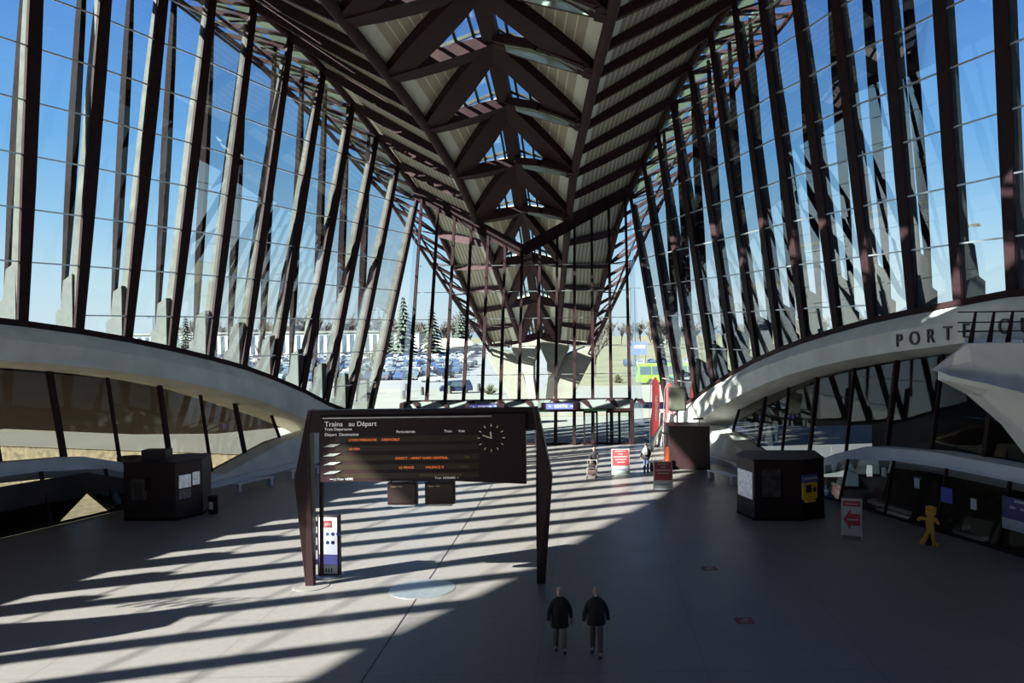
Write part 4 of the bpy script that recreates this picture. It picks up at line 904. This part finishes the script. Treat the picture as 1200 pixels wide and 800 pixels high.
for k,(x,y) in enumerate(near):
    q=random.choices(range(7),[3,4,3,3,3,2,.6])[0]
    if q>=len(protos) or protos[q] is None:
        while len(protos)<=q: protos.append(None)
        o=car_mesh('car',pm[q][1]); protos[q]=o
    else:
        o=protos[q].copy(); COL.objects.link(o)
    place(o,x+random.uniform(-.1,.1),y+random.uniform(-.3,.3),math.pi/2+(math.pi if random.random()<.5 else 0)+random.uniform(-.03,.03))
    tag(o,'%s car parked in the packed rows of the parking lot'%pm[q][0],'car','cars in the parking lot')
# farther rows: one uncountable mass
m=MB()
for x,y in far:
    q=random.choices(range(3),[3,3,4])[0]; side=[(-2.1,.3),(-2.1,.85),(-1.0,.95),(-.5,1.4),(.8,1.42),(1.5,1.0),(2.1,.9),(2.1,.3)]
    m.loft([[V((x+yy,y+xx,z)) for xx,z in side] for yy in (-.86,.86)],q)
o=m.build('distant_cars',[pm[0][1],pm[1][1],pm[2][1]]); tag(o,'mass of distant parked cars filling the far parking lot','cars',kind='stuff')
o=car_mesh('car',pm[0][1]); place(o,-22.8,149.5,.05); tag(o,'white car driving alone on the road in front of the parking lot','car')
o=car_mesh('van',pm[2][1],True); place(o,-13.8,121,.25); tag(o,'dark blue van parked left of the concrete pier','van')
o=car_mesh('car',pm[1][1]); place(o,-38.5,151,.0); tag(o,'silver car at the near left edge of the parking lot','car')
for k in range(12):
    q=[5,0,2,1][k%4]; o=car_mesh('car',pm[q][1]); place(o,14+3.0*(k%6),205+8*(k//6)+(k%2),math.pi/2); tag(o,'%s car parked near the blue sign on the right'%pm[q][0],'car','cars near the blue sign')
# bus
b=thing('bus','lime green and teal bus seen through the glass on the right','bus',(18.6,136,0),.02)
m=MB(); rr=[]
for y in (-1.25,-1.2,1.2,1.25):
    f=.06 if abs(y)>1.22 else 0; rr.append([V((-6+f,y,.35+f)),V((-6.05+f,y,1.4)),V((-5.9+f,y,3.25-f)),V((6-f,y,3.3-f)),V((6.05-f,y,.35+f))])
m.loft(rr); m.build('body',M['busgreen'],b)
for k in range(6):
    m=MB(); m.box(-5.6+k*1.9,-3.85+k*1.9,-1.29,-1.25,1.55,2.85); m.build('window',M['carglass'],b,bevel=.05)
m=MB(); m.prism([(-2.5,-1.28,.6),(2.8,-1.28,.6),(3.6,-1.28,1.45),(0.5,-1.28,1.2),(-1.5,-1.28,1.35)],(0,.02,0)); m.build('teal_graphic',M['busteal'],b)
m=MB(); m.box(-6.1,-6.02,-1.05,1.05,1.4,2.9); m.build('windscreen',M['carglass'],b)
for x in (-3.9,3.6):
    for y in (-1.2,1.2):
        m=MB(); m.tube([(x,y-.12,.48),(x,y+.12,.48)],.48,16); m.build('wheel',M['tyre'],b)
# blue sign
o=thing('road_sign','blue board sign on two posts beyond the bus','sign',(15.2,175,0)); m=MB(); m.box(-1.6,1.6,-.1,.1,3.6,6.2); m.build('board',M['bluelit'],o); m=MB(); m.box(-1.1,1.1,-.12,-.1,4.9,5.5); m.build('print',M['white'],o)
for q in (-1.2,1.2): m=MB(); m.tube([(q,0,0),(q,0,3.7)],.08,6); m.build('post',M['steel_grey'],o)
# ------------------------------------------------------------------ far buildings
o=thing('long_office_building','long pale low building with rows of tall narrow windows, far left','building',(-128,345,0),-.03)
m=MB(); m.box(-52,52,-6,6,0,9.2); m.build('wall',M['white'],o); m=MB(); m.box(-53,53,-6.6,6.6,9.2,10.0); m.build('roof_edge',M['pave'],o)
for k in range(34):
    m=MB(); m.box(-51+k*3.05,-49.3+k*3.05,-6.06,-6.0,1.0,8.4); w_=m.build('window',M['carglass'],o)
o=thing('white_building','white flat roofed building left of the entrance view','building',(-92,400,0)); m=MB(); m.box(-17,17,-5,5,0,8.5); m.build('wall',M['white'],o); m=MB(); m.box(-17.4,17.4,-5.3,5.3,8.5,9.0); m.build('roof_edge',M['pave'],o)
for k in range(7): m=MB(); m.box(-15+k*4.4,-12.5+k*4.4,-5.06,-5,3,5.5); m.build('window',M['carglass'],o)
o=thing('dome_tent','wide beige domed canopy roof beyond the parked cars','canopy',(-52,345,0)); m=MB(); m.lathe([(12,2.6),(11.2,3.6),(8,5.3),(4,6.2),(.01,6.5)],28); m.build('dome_roof',mat('beige_canvas',(.50,.47,.36),.8),o,smooth=True)
m=MB(); m.lathe([(11,0),(11,2.7),(10.8,2.7),(10.8,0)],24); m.build('wall',M['white'],o)
# ------------------------------------------------------------------ lamp posts
def lamp(x,y,h,lab,ring=False):
    o=thing('street_lamp',lab,'street lamp',(x,y,0)); m=MB(); m.tube([(0,0,0),(0,0,h)],[.16,.08],8); m.build('pole',M['steel_grey'],o)
    if ring:
        m=MB(); pts=[(1.6*math.cos(a*.523),1.6*math.sin(a*.523),h-.3) for a in range(13)]; m.tube(pts,.06,6)
        for a in range(6): m.box(1.6*math.cos(a*1.047)-.3,1.6*math.cos(a*1.047)+.3,1.6*math.sin(a*1.047)-.2,1.6*math.sin(a*1.047)+.2,h-.35,h-.15)
        for a in range(3): m.tube([(1.6*math.cos(a*1.047),1.6*math.sin(a*1.047),h-.3),(-1.6*math.cos(a*1.047),-1.6*math.sin(a*1.047),h-.3)],.04,5)
        m.build('lamp_crown',M['steel_grey'],o)
    else:
        m=MB(); m.beam((-1.2,0,h),(1.2,0,h),.1,.1); m.box(-1.6,-.9,-.15,.15,h-.12,h+.05); m.box(.9,1.6,-.15,.15,h-.12,h+.05); m.build('lamp_head',M['steel_grey'],o)
lamp(53,108,21.5,'tall mast with a ring of lamps at the right edge',True)
lamp(-85,205,22,'thin double headed lamp mast far left'); lamp(-78,230,25,'double headed lamp mast among the parked cars'); lamp(16,210,19,'lamp mast above the bus'); lamp(-52,230,15,'lamp mast left of the domed canopy'); lamp(-118,240,14,'short lamp mast above the long pale building')
# ------------------------------------------------------------------ trees
def bare_mesh(seed,h,n0=7,spread=.5,fat=1.0):
    rnd=random.Random(seed); tr_=MB(); tw=MB()
    def br(p,d,L,r,lev):
        e=p+d*L; g_=r*(1 if lev<1 else fat); (tr_ if lev<2 else tw).beam(p,e,g_,g_,w2=g_*.55,h2=g_*.55)
        if lev>=4: return
        for k in range([n0,5,4,4][lev]):
            t=rnd.uniform(.35,1); a=rnd.uniform(0,6.28); s_=rnd.uniform(.35,.95)*spread*1.4
            q=(d+V((math.cos(a)*s_,math.sin(a)*s_,rnd.uniform(-.05,.35)))).normalized(); br(p.lerp(e,t),q,L*rnd.uniform(.45,.7),r*.5,lev+1)
    br(V((0,0,0)),V((0,0,1)),h*.42,h*.035,0); return tr_,tw
bt_=[]
def bare(x,y,h,lab,grp=None,which=0,rz=0):
    while len(bt_)<=which: 
        a,b2=bare_mesh(len(bt_)+3,10,8,.62,1.0 if len(bt_)<3 else 2.4); bt_.append((a,b2,[]))
    a,b2,cache=bt_[which]
    if not cache:
        o1=a.build('trunk',M['bark']); o2=b2.build('twigs',M['twig']); cache+= [o1.data,o2.data]; bpy.data.objects.remove(o1); bpy.data.objects.remove(o2)
    o=thing('bare_tree',lab,'tree',(x,y,-.05),rz,grp); o.scale=(h/10,)*3
    for n_,d_ in zip(('trunk','twigs'),cache): c_=bpy.data.objects.new(n_,d_); COL.objects.link(c_); c_.parent=o
bare(6.0,158,15.5,'large bare tree standing right of the concrete pier outside')
bare(-62,172,9,'bare tree among the parked cars on the left',None,1); bare(-35.5,160,8.5,'small bare tree in front of the white car',None,2)
for k in range(96):
    x=-250+k*4.3+random.uniform(-3,3); y=random.uniform(470,540)
    if k<32: y+=20
    bare(x,y,random.uniform(17,27)*(1.0 if x<-20 else .8),'bare tree in the distant grey tree line','trees of the distant tree line' if True else None,3+k%3,random.uniform(0,6))
def ever_mesh(seed):
    rnd=random.Random(seed); m=MB(); t=MB(); t.beam((0,0,0),(0,0,9.5),.4,.4,w2=.05,h2=.05)
    for k in range(15):
        z=1.2+k*.58; r=2.6*(1-k/15.5)+.15
        for q in range(9):
            a=q*.698+rnd.uniform(-.2,.2)+k*.37; rr=r*rnd.uniform(.75,1.15); e=V((math.cos(a)*rr,math.sin(a)*rr,z-.35*rr*.6)); p=V((0,0,z+.35)); sd=V((-math.sin(a),math.cos(a),0))*rr*.26
            m.add([p,e.lerp(p,.45)+sd+V((0,0,-.15)),e,e.lerp(p,.45)-sd+V((0,0,-.15)),e.lerp(p,.5)+V((0,0,.22))],[(0,1,4),(1,2,4),(2,3,4),(3,0,4),(0,3,2,1)])
    return t,m
et,em=ever_mesh(5); eo=et.build('trunk',M['bark']); ef=em.build('foliage',M['ever']); ed=(eo.data,ef.data); bpy.data.objects.remove(eo); bpy.data.objects.remove(ef)
for x,y,h,l in ((-61,300,22,'tallest dark conifer above the white building'),(-51,300,19,'dark conifer right of the tallest one'),(-70,310,17,'dark conifer left of the tallest one'),(-57,405,22,'round dark conifer left of the domed canopy'),(-41,470,20,'dark conifer behind the domed canopy'),(-152,330,17,'dark conifer beside the long pale building'),(-205,380,14,'small dark conifer at the far left')):
    o=thing('conifer',l,'tree',(x,y,0)); o.scale=(h/10,)*3
    for n_,d_ in zip(('trunk','foliage'),ed): c_=bpy.data.objects.new(n_,d_); COL.objects.link(c_); c_.parent=o
# shrubs on the forecourt edge
for x,y,l in ((-8.6,118,'rough shrub left of the concrete pier'),(1.2,118,'rough shrub right of the concrete pier'),(9.6,140,'rough shrub beside the bus')):
    rnd=random.Random(x); m=MB()
    for k in range(160):
        a=rnd.uniform(0,6.28); e=rnd.uniform(0,1.5); r=rnd.uniform(.5,1.3); c_=V((math.cos(a)*math.cos(e)*r,math.sin(a)*math.cos(e)*r,math.sin(e)*r+.3)); m.beam((c_*.3),c_,.03,.09,w2=.09,h2=.03)
    tag(m.build('shrub',M['grass']),l,'shrub').location=(x,y,-.09)
# distant hills
m=MB(); rr=[]
for k in range(60):
    x=-900+k*32; h=8+5*math.sin(k*.31)+3*math.sin(k*.83+1)+(10 if x>60 else 0)*min(1,(x-60)/200 if x>60 else 0); rr.append([V((x,1500,0)),V((x,1560,max(4,h+6))),V((x,1700,0))])
m.loft(rr); tag(m.build('distant_hills',mat('hazy_hill',(.05,.07,.09),.95,noise=.2,nscale=.02)),'low hazy hills along the horizon','hills',kind='structure')
